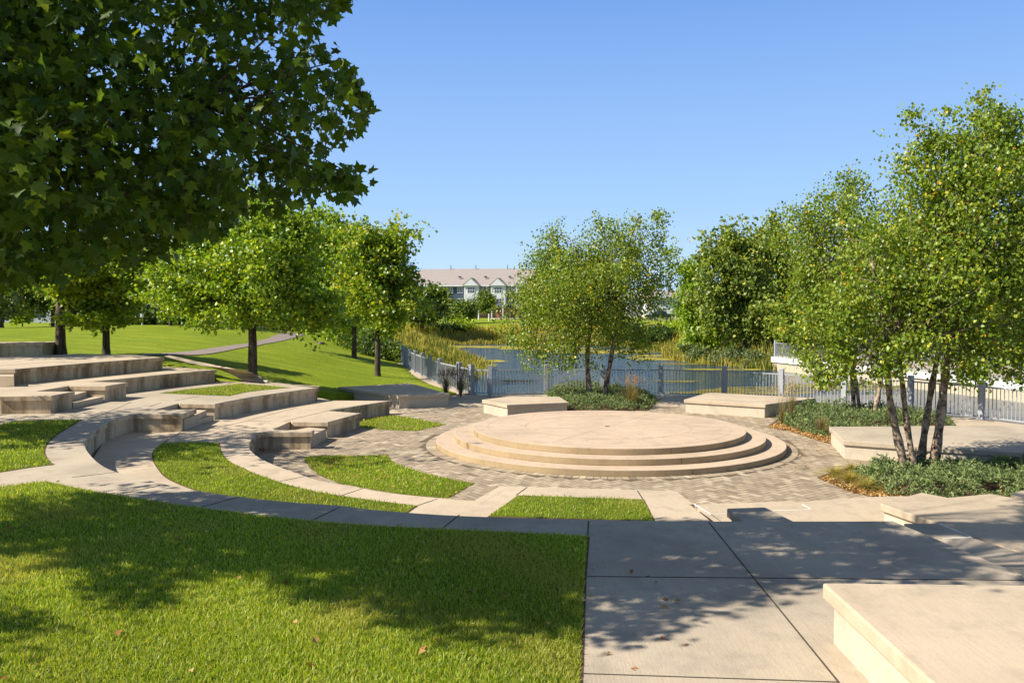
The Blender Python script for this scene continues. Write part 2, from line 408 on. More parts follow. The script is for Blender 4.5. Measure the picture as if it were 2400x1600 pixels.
# right hand landing, blocks
R1 = path(.155, 'e 790,361 2100,313 2180,333 2352,313 f 480,366 1200,366') + [(8.4, 12.0), (3.2, 10.5)]
lo = MB().prism(R1, -.3, .155).build('landing_paving', M_walk); tag(lo, kind='structure')
for s_ in ('e 745,355 975,498', 'e 975,498 1190,487', 'e 1830,447 2335,432', 'e 2235,363 2352,420'):
    joint(lo, .155, s_, .013, M_strip, 'white_edge')  # thin plain white strips laid along the landing's step edges
joint(lo, .155, 'e 975,498 1110,592', .012); joint(lo, .155, 'f -300,100 -60,210', .012)
KB = path(z2, 'e 1197,413 1722,396') + [W('e', 2120, 592, z2), W('e', 1432, 592, z2)]
KB[2] = (KB[2][0], KB[2][1]-.0); t = thing('seat_wall', 'small dark shaded concrete block jutting from the far edge of the near deck', 'wall', (KB[0][0], KB[0][1], .1))
Lc = t.location
MB().prism(loc(KB), z2-CAP-Lc.z, z2-Lc.z-.002).build('cap', M_deck, t, bevel=.012)
MB().prism(loc(offset(KB, .05)), 0, z2-CAP-.003-Lc.z).build('wall_face', M_wall, t)
UB = path(z1, 'f 370,466 940,313 1300,386 1880,331 2170,381 2352,430') + [(13, 13.2), (13, 4), (6.2, 4), (6.2, 9.6)] + path(z1, 'f 2352,1150 1620,912 1160,737')
def blockthing(label, poly, z, zb, top=None, wl=None, ov=.05, grp=None):
    t = thing('concrete_bench', label, 'bench', (sum(x for x, y in poly)/len(poly), sum(y for x, y in poly)/len(poly), zb), group=grp)
    L = t.location; q_ = [(x-L.x, y-L.y) for x, y in poly]
    MB().prism(q_, z-CAP-zb, z-zb).build('cap', top or M_top, t, bevel=.014)
    MB().prism(offset(q_, ov), 0, z-CAP-.001-zb).build('wall_face', wl or M_clean, t)
    return t
blockthing('large pale concrete terrace block at right, its near corner cap stained dark', UB, z1, -.2, M_walk, M_clean)
for zz, s_ in ((z1+.10, 'f 700,745 1200,742 1640,925 1640,945 1000,960'), (z1+.25, 'f 1150,950 1640,940 2352,1165')):
    pp = path(zz, s_)
    if zz > z1+.2: pp += [(6.0, 8.6), (6.0, 5), (4.6, 5)]
    o = MB().prism(pp, z1-.2, zz).build('landing_paving', M_deck); tag(o, kind='structure')
    if zz < z1+.2:
        joint(o, zz, 'f 1190,750 1620,925', .012, M_strip, 'white_edge'); joint(o, zz, 'f 1240,945 1610,932', .012, M_strip, 'white_edge')
# foreground bench
FB = [(2.47, 6.53), (5.2, 6.44), (5.2, 1.6), (2.40, 1.6)]
t = thing('concrete_bench', 'nearest big pale concrete bench cut by the lower right photo corner, left face glaring white', 'bench', (3.6, 4, z2))
q_ = [(x-3.6, y-4) for x, y in FB]
MB().prism(q_, z3-.13-z2, z3-z2).build('cap', M_top, t, bevel=.018); MB().prism(offset(q_, .07), 0, z3-.131-z2).build('wall_face', M_clean, t)
# plaza benches
blockthing('concrete bench at the left rear of the plaza, most of its top in tree shade', path(z1, 'c 1360,215 2205,340 2 1338,537 1060,463'), z1, 0)
blockthing('small pink-lit concrete bench directly behind the stage, left of the juniper bed', path(z1, 'd 410,272 752,342 1605,308 1480,232 800,225'), z1, 0)
blockthing('concrete bench behind the right of the stage with tree shade across its front face', path(z1, '3 890,576 1452,610 1800,566 1060,527'), z1, 0)
blockthing('large concrete bench behind the multi-stemmed birch at the right photo edge', path(z1, 'g 1428,702 1622,890 4 2352,945 2700,975') + [(14.6, 18.4), (14.6, 22.3)], z1, 0, M_deck)
blockthing('sliver of a concrete bench top at the right edge beyond the near juniper bed', path(z1, 'f 2170,345 2230,385 2600,430 2700,330 2352,290'), z1+.02, -.1)
# ------------------------------------------------------------------ plaza floor
CX, CY = 2.55, 22.1
fencef = [(-1.72, 34.95), (-.92, 34.5), (1.44, 34.9), (3.83, 34.85), (6.24, 34.7), (8.70, 33.9), (10.55, 32.4), (12.4, 30.85), (14.0, 29.05), (15.3, 26.95), (16.4, 24.6), (17.2, 22), (17.6, 19.4), (17.8, 16.8)]
base = [(x+(x-CX)*.012, y+(y-CY)*.012) for x, y in fencef] + [(17.9, 4), (-6, 4), (-8.3, 16), (-7.6, 27), (-6.9, 33.2), (-4.2, 34.5), (-2.2, 35.6)]
o = MB().prism(base, -1.6, 0).build('plaza_paving', M_walk); tag(o, kind='structure')
ring = [(CX+9.35*math.cos(t_), CY-.25+9.35*math.sin(t_)) for t_ in np.linspace(0, 2*math.pi, 97)[:-1]]
o = MB().prism(ring, -.05, .004).build('paver_bedding', mat('joint_sand', (.13, .10, .065), .95, .1)); tag(o, kind='structure')
def paverset():
    L, B, g = .29, .145, .012; V = []; T = []
    ca, sa = math.cos(.62), math.sin(.62); n = int(20/B)
    def put(cx, cy, lx, ly, rot=None):
        x = np.array([-lx, lx, lx, -lx])/2; y = np.array([-ly, -ly, ly, ly])/2
        if rot is None: X = (cx+x)*ca-(cy+y)*sa+CX; Y = (cx+x)*sa+(cy+y)*ca+CY
        else:
            c, s = math.cos(rot), math.sin(rot); X = cx+x*c-y*s; Y = cy+x*s+y*c
        V.append(np.stack([X, Y, np.full(4, .011+random.uniform(-.001, .001))], 1))
        k = random.gauss(0, .11); b_ = random.random()
        c0 = np.array((.36, .285, .195) if b_ < .6 else (.43, .35, .245) if b_ < .86 else (.29, .225, .155)); T.append(c0*(1+k))
    # herringbone: unit cell of 4 widths
    for i in range(-n//2, n//2):
        for j in range(-n//2, n//2):
            k = (i-j) % 4
            if k == 0: c = ((i+1)*B, (j+.5)*B, L-g, B-g)
            elif k == 3: c = ((i+.5)*B, (j+1)*B-B*0, B-g, L-g)
            else: continue
            x = c[0]*ca-c[1]*sa+CX; y = c[0]*sa+c[1]*ca+CY
            r = math.hypot(x-CX, y-CY+.25)
            if r > 9.25 or math.hypot(x-CX, y-CY) < 4.93 or y < 11.2: continue
            put(*c)
    for R, k in ((4.70, .235), (4.80, .235)):
        if R > 4.75: continue
        m = int(2*math.pi*R/.15)
        for q in range(m):
            a = 2*math.pi*q/m; put(CX+R*math.cos(a), CY+R*math.sin(a), .26, 2*math.pi*R/m-g, rot=a)
    V = np.concatenate(V); nf = len(V)//4
    return npmesh('pavers', V, np.full(nf, 4), np.arange(4*nf), np.array(T))
o = link('brick_paving', paverset(), M_paver); tag(o, kind='structure')
# ------------------------------------------------------------------ stage
t = thing('round_stage', 'round pinkish stone stage with three circular steps in the middle of the plaza', 'stage', (CX, CY, 0))
for R, za, zb_, nm in ((4.56, 0, .15, 'lower_step'), (4.07, .15, .30, 'middle_step'), (3.58, .30, .45, 'platform')):
    c = [(R*math.cos(a), R*math.sin(a)) for a in np.linspace(0, 2*math.pi, 161)[:-1]]
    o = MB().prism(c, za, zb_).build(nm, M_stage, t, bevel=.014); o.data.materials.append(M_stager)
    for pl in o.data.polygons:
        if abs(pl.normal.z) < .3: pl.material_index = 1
    for a in np.arange(.3, 6.3, 1.57):
        MB().box(((R+.001)*math.cos(a), (R+.001)*math.sin(a), (za+zb_)/2), (.006, .008, .12), a).build('joint', M_dark, o)
def arcstrip(b, cx, cy, R, a0, a1, wd, z, n=40):
    A_ = [(cx+(R-wd/2)*math.cos(a), cy+(R-wd/2)*math.sin(a)) for a in np.linspace(a0, a1, n)]
    B_ = [(cx+(R+wd/2)*math.cos(a), cy+(R+wd/2)*math.sin(a)) for a in np.linspace(a0, a1, n)]
    b.strip(A_, B_, z-.006, z+.002)
M_inlay = mat('stage_joint', (.36, .25, .165), .9)
b = MB()
for k in range(4):
    a = .25+k*math.pi/4
    for s in (0, math.pi): b.strip([(.35*math.cos(a+s), .35*math.sin(a+s)), (3.2*math.cos(a+s), 3.2*math.sin(a+s))], [(.35*math.cos(a+s)-.012*math.sin(a+s), .35*math.sin(a+s)+.012*math.cos(a+s)), (3.2*math.cos(a+s)-.012*math.sin(a+s), 3.2*math.sin(a+s)+.012*math.cos(a+s))], .444, .452)
arcstrip(b, 0, 0, 3.2, 0, 2*math.pi, .012, .45, 90); arcstrip(b, 0, 0, 2.2, 0, 2*math.pi, .012, .45, 80)
for k in range(8):
    a = .25+(k+.5)*math.pi/4; arcstrip(b, 2.55*math.cos(a), 2.55*math.sin(a), .42, 0, 2*math.pi, .010, .45, 36)
b.build('inlay_joint', M_inlay, t)
MB().prism([(.07*math.cos(a), .07*math.sin(a)) for a in np.linspace(0, 6.283, 13)[:-1]], .44, .455).build('drain_cover', M_dark, t)

# ------------------------------------------------------------------ grass: patches and blades
G_PAL = np.array([(.15, .235, .012), (.225, .32, .018), (.31, .385, .028), (.39, .43, .055), (.50, .49, .15)])
def blades(poly, z, dens, h, wd, seed, name='grass_blade', pal=G_PAL, weights=(.25, .33, .24, .13, .05), maxd=None, lean=.55, mat_=None, parent=None, label=None, zf=None):
    r = np.random.default_rng(seed); P = np.array(poly); x0, y0 = P.min(0); x1, y1 = P.max(0)
    n = int((x1-x0)*(y1-y0)*dens); x = r.uniform(x0, x1, n); y = r.uniform(y0, y1, n)
    k = inside(poly, x, y)
    if maxd is not None: k &= r.random(n) < np.clip((maxd/np.hypot(x, y))**1.6, 0, 1)
    x = x[k]; y = y[k]; n = len(x)
    zz = np.full(n, z) if zf is None else zf(x, y)
    patch = .5+.5*np.sin(x*1.7+np.sin(y*2.3)*1.3)*np.sin(y*1.9+np.sin(x*1.1))
    hh = h*r.uniform(.5, 1.35, n)*(.8+.35*patch); a = r.uniform(0, 2*math.pi, n); w_ = wd*r.uniform(.6, 1.3, n)
    la = r.uniform(0, 2*math.pi, n); ln = hh*r.uniform(.05, lean*2, n)
    dx = np.cos(a)*w_/2; dy = np.sin(a)*w_/2; lx = np.cos(la)*ln; ly = np.sin(la)*ln
    V = np.empty((n, 5, 3)); 
    V[:, 0] = np.stack([x-dx, y-dy, zz-.004], 1); V[:, 1] = np.stack([x+dx, y+dy, zz-.004], 1)
    V[:, 2] = np.stack([x+dx*.8+lx*.35, y+dy*.8+ly*.35, zz+hh*.6], 1); V[:, 3] = np.stack([x-dx*.8+lx*.35, y-dy*.8+ly*.35, zz+hh*.6], 1)
    V[:, 4] = np.stack([x+lx, y+ly, zz+hh], 1)
    b5 = (np.arange(n)*5)[:, None]
    idx_ = np.concatenate([b5+np.array([[0, 1, 2, 3]]), b5+np.array([[3, 2, 4]])], 1).ravel(); sizes = np.tile([4, 3], n)
    ci = r.choice(len(pal), n, p=weights); c = pal[ci]*r.uniform(.75, 1.25, (n, 1)); big = np.sin(x*.8+1)*np.sin(y*.7+np.sin(x*.5)*2)
    dry = np.clip((np.sin(x*1.3+2*np.sin(y*.9))*np.sin(y*1.6+np.sin(x*2.1)*1.2)+r.normal(0, .35, n))*.8-.15, 0, .75)[:, None]; c = c*(1+.16*big[:, None])*(1-dry)+dry*np.array([.40, .37, .09]); T = np.repeat(c, 2, 0)
    o = link(name, npmesh(name, V.reshape(-1, 3), sizes, idx_, T), mat_ or M_blade, parent)
    return tag(o, label, 'grass' if label else None, kind='stuff') if parent is None else o
def patch(poly, z, label, dens, h=.045, wd=.008, seed=1, maxd=None, weights=(.25, .33, .24, .13, .05)):
    o = MB().prism(offset(poly, -.022), z-.05, z+.003).build('soil_edge', M_mulch); tag(o, kind='structure'); o = MB().prism(poly, z-.05, z+.006).build('lawn_soil', M_soil); tag(o, kind='structure')
    blades(poly, z+.004, dens, h, wd, seed, label=label, maxd=maxd, name='grass', weights=weights)
GA = path(z2, 'b 160,417 ( 160,417 600,360 1250,288 ) ( 1250,288 1500,308 1945,341 ) ( 1945,341 1400,395 1100,456 ) 600,436')
GB = path(z2, '1 ( 80,735 200,724 553,718 ) ( 553,718 470,770 400,812 330,870 302,930 318,980 357,1025 ) ( 357,1025 200,1045 0,1076 -250,1110 ) -400,860 -200,800')
GC = path(z2, '( 5 -300,110 0,80 205,57 ) ( 205,57 500,115 900,176 1400,236 1900,271 2352,292 6 348,309 ) 332,500 322,740 310,980') + [(.45, 5.0), (.40, 2.6), (-4.5, 2.6), (-8.5, 7), (-12, 12)]
GD = path(z1, '( 1 1120,880 1300,872 1500,876 ) ( b 960,1110 965,1170 1010,1270 1110,1370 1280,1450 2 0,1092 200,1160 400,1210 580,1240 800,1272 1105,1309 )') + path(z1, '2 1040,1355 400,1350 1 2352,1330 1640,1260') + path(z1, '( 1 1450,1218 1330,1193 1160,1120 1092,1050 1060,990 1063,930 1120,882 )')
GE = path(z1, '2 1812,1238 3 608,1266 682,1412 2 1608,1382')
GF = path(0, '( 2 335,975 520,966 700,968 900,961 ) ( 900,961 960,1015 1100,1070 1300,1120 1505,1156 ) ( 1325,1260 980,1227 700,1180 560,1150 420,1085 350,1015 335,975 )')
GG = path(0, '( 2 715,722 830,700 960,688 ) ( 960,688 1120,715 1305,750 ) ( 1305,750 1200,775 1100,796 ) ( 1100,796 900,788 715,770 )')
patch(GA, z2, 'kite-shaped grass patch between the two upper seat walls', 420, .04, .014, 11)
patch(GB, z2, 'shaded grass patch at the left edge above the curved seat wall', 900, .045, .012, 12)
patch(GD, z1, 'crescent of bright grass between the two curved seat walls', 1000, .045, .011, 13)
patch(GE, z1, 'small four-sided lawn set in pink concrete in front of the stage', 1100, .04, .010, 14)
patch(GF, .008, 'leaf-shaped grass island in the brick paving left of the stage', 800, .045, .013, 15)
patch(GG, .008, 'small triangular grass island against the lowest seat wall', 500, .045, .016, 16)
patch(GC, z2, 'large foreground lawn half covered by maple shade', 7500, .042, .0075, 17, maxd=6.5, weights=(.20, .26, .24, .18, .12))
# ------------------------------------------------------------------ terrain
ctrl = [A(*q) for q in [(0, 768, 60), (300, 761, 62), (600, 764, 62), (655, 780, 62), (300, 795, 45), (60, 800, 42), (500, 790, 48), (300, 829, 35), (100, 829, 34.5),
        (400, 834, 34), (500, 818, 42), (578, 808, 48), (640, 797, 55), (700, 783, 64), (700, 830, 45), (600, 850, 38), (750, 860, 42), (850, 862, 45),
        (740, 800, 60), (820, 830, 53), (673, 899, 31.4), (747, 918, 32.5), (790, 905, 35), (880, 880, 42), (700, 870, 37)]]
ctrl += [(x, y, .0) for x, y in [(-1.8, 35.4), (-2.4, 36.5), (-4.2, 42), (-5.5, 47), (-7.3, 54.5), (-8.5, 60)]]
ctrl += [(-14, 29.5, 1.2), (-18, 27, 1.7), (-22, 31, 1.84), (-30, 25, 1.9), (-30, 8, 1.2), (-30, 60, 2.4), (-60, 40, 2.4), (-60, 5, 1.6), (-14, 80, 1.2), (-30, 85, 1.7), (-60, 90, 1.8), (-40, 140, 1.6),
         (-8, 75, .2), (-12, 70, .7), (-10, 118, .4), (0, 122, .4), (12, 125, .5), (0, 150, 1.3), (20, 150, 1.6), (-10, 190, 1.6), (30, 190, 1.6), (18, 90, .3), (18, 75, .1), (30, 100, .6), (40, 60, .2), (60, 80, .5),
         (60, 20, 0), (40, 170, 1.6), (-60, 250, 1.8), (60, 250, 1.8), (0, 250, 1.8), (0, -10, .8), (-30, -10, .9), (40, -10, .5), (19, 30, -.5), (22, 40, -.5)]
ctrl = np.array(ctrl)
def rbfit(c):
    d = np.hypot(c[:, None, 0]-c[None, :, 0], c[:, None, 1]-c[None, :, 1]); n = len(c)
    M = np.zeros((n+1, n+1)); M[:n, :n] = d+np.eye(n)*-.15; M[:n, n] = 1; M[n, :n] = 1
    return np.linalg.solve(M, np.append(c[:, 2], 0))
rw = rbfit(ctrl)
POND = [(-.9, 34.4), (-2.2, 38), (-3.5, 44), (-4.0, 52), (-3.6, 60), (-2.9, 70), (-4.6, 80), (-8, 92), (-14, 103), (-13, 110), (-4, 114), (8, 113), (14, 107), (17.5, 92), (15.5, 80), (16.6, 72), (19.5, 66), (21, 63.5),
        (24, 48), (26.2, 36), (28, 20), (29, 2), (18, 2), (18.3, 18), (17.6, 23), (15, 28.5), (11, 32.6), (7, 34.6)]
FOOT = [(-.5, 34.9), (9, 33.8), (16.6, 24.5), (18, 17), (18.2, 0), (6, -4), (-24, -4), (-24, 29.6), (-20, 29.8), (-16, 31.5), (-13.3, 32.3), (-13.1, 31.2), (-10.6, 30.6), (-9.4, 30.1), (-7.3, 30.9), (-6.4, 32.6), (-3.0, 34.2), (-1.9, 34.9)]
def hbase(x, y):
    x = np.asarray(x, float); y = np.asarray(y, float); r = np.full(x.shape, rw[-1])
    for i in range(len(ctrl)): r += rw[i]*np.sqrt((x-ctrl[i, 0])**2+(y-ctrl[i, 1])**2+.3)
    far = np.clip((np.hypot(x, y)-260)/150, 0, 1); return r*(1-far)+1.8*far
def height(x, y):
    z = hbase(x, y); dp = polydist(POND, x, y); ip = inside(POND, x, y)
    t_ = np.clip(dp/4.5, 0, 1); t_ = t_*t_*(3-2*t_)
    bank = -1.25+(z+1.25)*t_
    xf = np.interp(y, [34, 36.5, 39.5, 44.5, 49.5, 54.5, 60, 63], [-1.7, -2.33, -3.45, -4.8, -6.08, -7.2, -8.3, -9.2])
    lawn = (np.asarray(x) < xf-.05) & (np.asarray(y) < 63); bank = np.minimum(z, bank)
    z = np.where(lawn, z, np.where(ip, -1.25-np.clip(dp, 0, 1)*.8, bank))
    jf = inside(FOOT, x, y); df = polydist(FOOT, x, y)
    return np.where(jf & (df > .12), -1.9, z)
def grid(xs, ys, hole=None):
    X, Y = np.meshgrid(xs, ys); Zz = height(X, Y); nx, ny = len(xs), len(ys)
    V = np.stack([X, Y, Zz], -1).reshape(-1, 3)
    i, j = np.meshgrid(np.arange(nx-1), np.arange(ny-1)); a = (j*nx+i).ravel()
    q = np.stack([a, a+1, a+1+nx, a+nx], 1)
    if hole is not None:
        cxy = V[q][:, :, :2].mean(1); k = ~((cxy[:, 0] > hole[0]) & (cxy[:, 0] < hole[1]) & (cxy[:, 1] > hole[2]) & (cxy[:, 1] < hole[3])); q = q[k]
    return V, q
def dense(a, b, h, rest):
    s = list(np.arange(a, b+1e-6, h)); lo_ = []; hi = []; st = h; p_ = a; q_ = b
    while q_ < rest: st *= 1.12; q_ += st; hi.append(q_); p_ -= st; lo_.append(p_)
    return np.array(lo_[::-1]+s+hi)
V, q = grid(dense(-34, 30, .4, 1500), dense(14, 70, .4, 1600))
o = link('ground', npmesh('ground', V, np.full(len(q), 4), q.ravel(), smooth=True), M_lawn); tag(o, kind='structure')
o.data.materials.append(M_field)
fc = V[q].mean(1); u_ = polydist(POND, fc[:, 0], fc[:, 1])
fieldm = ((u_ < 5) & (fc[:, 1] > 40) & (fc[:, 0] > -4.2-(fc[:, 1]-40)*.2)) | ((fc[:, 1] > 62) & (fc[:, 1] < 132) & (fc[:, 0] > -26+ (fc[:, 1]-62)*-.1) & (fc[:, 0] < 60) & ~((fc[:, 1] < 78) & (fc[:, 0] < -12)))
o.data.polygons.foreach_set('material_index', fieldm.astype(np.int32))
# asphalt path over the lawn and pale walk beside the tiers
def drape(name, left, right, m, lift=.03, zl=None):
    n = len(left); k = 5; V = []; 
    for i in range(n):
        for j in range(k):
            t_ = j/(k-1); x = left[i][0]*(1-t_)+right[i][0]*t_; y = left[i][1]*(1-t_)+right[i][1]*t_
            V.append((x, y, float(height(np.array([x]), np.array([y]))[0])+lift if zl is None else zl[i]))
    V = np.array(V); fs = [(i*k+j, i*k+j+1, (i+1)*k+j+1, (i+1)*k+j) for i in range(n-1) for j in range(k-1)]
    o = link(name, npmesh(name, V, np.full(len(fs), 4), np.array(fs).ravel(), smooth=True), m); return tag(o, kind='structure')
def G(px, py, z0=1.5):
    z = z0
    for _ in range(25):
        x, y = W('0', px, py, z); z = .6*z+.4*float(hbase(np.array([x]), np.array([y]))[0])
    return (x, y)
drape('asphalt_path', smooth([G(330, 832), G(420, 826), G(500, 816), G(578, 805), G(640, 789), G(655, 783), G(658, 781)], 10),
      smooth([G(330, 836), G(440, 833), G(520, 825), G(600, 811), G(670, 797), G(708, 786.5), G(716, 783)], 10), M_asph)
drape('concrete_walk', smooth([W('1', 1130, 282, 1.78), W('1', 1330, 345, 1.5), W('1', 1490, 405, 1.15), W('b', 1150, 238, .96), W('b', 1300, 248, .95)], 8),
      smooth([W('1', 1165, 275, 1.78), W('1', 1390, 335, 1.5), W('1', 1700, 415, 1.2), W('b', 1480, 235, .97), W('b', 1700, 262, .97)], 8), M_walk, 0, 
      zl=[1.80-(i/32)*.86 for i in range(33)])
drape('concrete_walk', smooth([W('b', 1250, 246, .95), W('b', 1940, 298, .93), W('b', 2330, 332, .9)], 8),
      smooth([W('b', 1480, 232, .98), W('b', 2000, 290, .94), W('b', 2352, 322, .9)], 8), M_walk, 0, zl=[.935-.03*(i/16) for i in range(17)])
# curb under the left fence
fl = [(-1.72, 34.95), (-2.33, 36.5), (-3.45, 39.5), (-4.15, 42), (-4.8, 44.5), (-5.46, 47), (-6.08, 49.5), (-6.7, 52), (-7.2, 54.5), (-7.75, 57), (-8.3, 60)]
sm = smooth(fl, 4)
MBc = MB().strip([(x-.45, y) for x, y in sm], [(x+.2, y) for x, y in sm], -1.2, .05); tag(MBc.build('concrete_kerb', M_walk), kind='structure')
# ------------------------------------------------------------------ water, algae, canal wall
WZ = -1.05
def sheet(poly, z): 
    n = len(poly); return npmesh('s', np.array([(x, y, z) for x, y in poly]), np.array([n]), np.arange(n))
o = link('pond_water', sheet([(-20, 30), (18.5, 30), (18.5, 0), (31, 0), (31, 60), (23, 75), (23, 118), (-20, 118)], WZ), M_water); tag(o, kind='structure')
def blob(px, py, rx, ry, seed, z=WZ+.012, n=26):
    r = np.random.default_rng(seed); out = []; rr = 1+.22*np.convolve(r.normal(0, 1, n+4), np.ones(3)/3, 'same')[2:-2]
    for i in range(n):
        a = 2*math.pi*i/n; out.append(W('0', px+rx*rr[i]*math.cos(a), py+ry*rr[i]*math.sin(a), z))
    return out
for i, (px, py, rx, ry) in enumerate([(1100, 812, 260, 3.2), (1290, 817, 120, 3.0), (1560, 838, 95, 6.5), (1420, 826, 130, 2.5), (1480, 822, 160, 2.2), (1122, 856, 44, 6), (1150, 846, 30, 2.5), (1720, 866, 110, 2.0), (1215, 893, 40, 2.5), (1340, 903, 50, 3),
                                      (1580, 893, 60, 2.2), (1800, 915, 150, 9), (1640, 921, 90, 4), (1980, 905, 160, 8), (1600, 853, 60, 2)]):
    o = link('algae', sheet(blob(px, py, rx, ry, 50+i), WZ+.012+.001*i), M_algae if i in (0, 1, 2, 3, 4, 5, 6, 7) else M_algb); tag(o, kind='stuff')
    o['label'] = 'floating mats of yellow green algae on the pond'; o['category'] = 'algae'; o['group'] = 'algae mats on the pond'
QW = [(20.0, 64.0), (25.6, 40.5), (29.5, 24), (33, 8)]
t = thing('canal_wall', 'white topped concrete retaining wall of the far promenade across the channel', 'wall', (20, 64, WZ)); q0 = (20, 64)
def rel(pp): return [(x-q0[0], y-q0[1]) for x, y in pp]
MB().strip(rel(QW), rel([(x+9, y+1.5) for x, y in QW]), -.42-WZ, 0-WZ).build('fascia', M_white, t, bevel=.02)
MB().strip(rel([(x+.12, y) for x, y in QW]), rel([(x+8.5, y+1.3) for x, y in QW]), -.6, -.421-WZ).build('wall_face', M_beige, t)
MB().strip(rel([(x+.5, y-.05) for x, y in QW]), rel([(x+8.6, y+1.2) for x, y in QW]), -.01-WZ, .004-WZ).build('promenade_paving', M_walk, t)
# ------------------------------------------------------------------ fences
def fence(label, P, hp=1.27, pw=.17, loop=False, zb=0.0, spacing=.125, group=None):
    t = thing('metal_fence', label, 'fence', (P[0][0], P[0][1], zb)); q = [(x-P[0][0], y-P[0][1]) for x, y in P]
    pm = MB()
    for i, (x, y) in enumerate(q):
        d = np.array(q[min(i+1, len(q)-1)])-np.array(q[max(i-1, 0)]); a = math.atan2(d[1], d[0]); b = MB()
        if loop:
            for s in (-.17, .17): b.box((x+s*math.cos(a), y+s*math.sin(a), hp/2), (.05, .16, hp), a)
            b.box((x, y, hp-.02), (.39, .16, .04), a)
        else:
            b.box((x, y, (hp-.03)/2), (pw, pw*.85, hp-.03), a); b.box((x, y, hp-.015), (pw+.02, pw*.85+.02, .03), a, .93); b.box((x, y, .008), (pw+.1, pw+.06, .016), a)
        b.build('post', M_fence, t, bevel=.006)
    for i in range(len(q)-1):
        a_, c_ = np.array(q[i]), np.array(q[i+1]); d = c_-a_; L = np.linalg.norm(d); d /= L; an = math.atan2(d[1], d[0]); g = .22 if loop else pw/2+.03
        mid = (a_+c_)/2; Lr = L-2*g
        pn = MB(); n = int(Lr/spacing)
        for k in range(n+1):
            u = a_+d*(g+Lr*(k+.0)/n); pn.box((u[0], u[1], .08+.485), (.022, .022, .95), an)
        o = pn.build('picket_panel', M_fence, t)
        MB().box((mid[0], mid[1], 1.06), (Lr+.06, .055, .045), an).build('top_rail', M_fence, o)
        MB().box((mid[0], mid[1], .09), (Lr+.06, .04, .035), an).build('bottom_rail', M_fence, o)
    return t
fence('grey metal picket fence curving between the plaza and the pond', fencef)
fence('grey metal fence with looped posts running back along the left bank of the pond', fl, loop=True)
fence('grey metal fence on the white wall across the channel', [(20.3, 63.9), (21.0, 60.6), (21.8, 57.3), (22.6, 54), (23.4, 50.7), (24.2, 47.4), (25.0, 44.1), (25.8, 40.8), (26.6, 37.5), (27.4, 34.2), (28.2, 30.9)], hp=1.3)
# ------------------------------------------------------------------ foliage builders
PAL_LINDEN = [((0.096, 0.176, 0.012), 0.3), ((0.175, 0.272, 0.016), 0.34), ((0.298, 0.384, 0.022), 0.24), ((0.473, 0.496, 0.036), 0.12)]
PAL_BIRCH = [((0.096, 0.16, 0.016), 0.34), ((0.175, 0.248, 0.021), 0.36), ((0.298, 0.344, 0.031), 0.19), ((0.49, 0.432, 0.039), 0.08), ((0.63, 0.32, 0.033), 0.03)]
PAL_GOLD = [((.11, .19, .014), .34), ((.20, .28, .018), .30), ((.36, .38, .025), .24), ((.46, .36, .03), .12)]
PAL_DARK = [((0.037, 0.072, 0.013), 0.4), ((0.068, 0.12, 0.018), 0.4), ((0.128, 0.176, 0.026), 0.2)]
PAL_MID = [((0.072, 0.12, 0.018), 0.4), ((0.128, 0.188, 0.024), 0.38), ((0.224, 0.255, 0.036), 0.22)]
PAL_BRIGHT = [((0.135, 0.225, 0.012), 0.35), ((0.243, 0.325, 0.016), 0.4), ((0.378, 0.413, 0.02), 0.25)]
PAL_SAGE = [((0.091, 0.13, 0.044), 0.4), ((0.156, 0.195, 0.077), 0.4), ((0.221, 0.234, 0.088), 0.2)]
PAL_MAPLE = [((.040, .078, .008), .34), ((.065, .11, .010), .36), ((.11, .165, .014), .2), ((.22, .27, .02), .10)]
LEAF4 = np.array([(0, 0), (.45, .5), (0, 1), (-.45, .5)])
def star():
    o = [(0, 0)]
    for a, r in [(-62, .42), (-30, .70), (-8, .52), (12, .66), (24, .95), (36, .70), (50, .50), (68, .70), (90, 1.05), (112, .70), (130, .50), (144, .70), (156, .95), (168, .66), (188, .52), (210, .70), (242, .42)]:
        a = math.radians(a); o.append((r*math.cos(a)*.62, .34+r*math.sin(a)*.62))
    return np.array(o)
STAR = star()
def leafmesh(name, c, ax, nr, size, tint, shape='leaf', asp=1.0, fold=.25):
    """c centres (n,3), ax leaf axis, nr leaf normal, size (n,)"""
    sd = np.cross(ax, nr); sd /= np.linalg.norm(sd, axis=1, keepdims=True)+1e-9; nr = np.cross(sd, ax)
    P = LEAF4 if shape == 'leaf' else STAR; m = len(P); n = len(c)
    u = P[:, 0][None, :, None]*asp; v = P[:, 1][None, :, None]; s = size[:, None, None]
    bend = (np.abs(P[:, 0])*fold-.22*(P[:, 1]-.4)**2)[None, :, None]
    V = c[:, None, :]+s*(u*sd[:, None, :]+v*ax[:, None, :]+bend*nr[:, None, :])
    b = (np.arange(n)*m)[:, None]
    if shape == 'leaf': ix = (b+np.array([[0, 1, 2, 0, 2, 3]])).ravel(); sizes = np.full(2*n, 3); T = np.repeat(tint, 2, 0)
    else:
        ctr = V[:, 1:].mean(1, keepdims=True)+0; V = np.concatenate([V, ctr], 1); m += 1; b = (np.arange(n)*m)[:, None]; k = m-1
        tri = [(i, (i+1) if i+1 < k else 0, k) for i in range(k)]
        ix = (b+np.array(tri).ravel()[None, :]).ravel(); sizes = np.full(k*n, 3); T = np.repeat(tint, k, 0)
    return npmesh(name, V.reshape(-1, 3), sizes, ix, T)
def unit(a): return a/(np.linalg.norm(a, axis=1, keepdims=True)+1e-9)
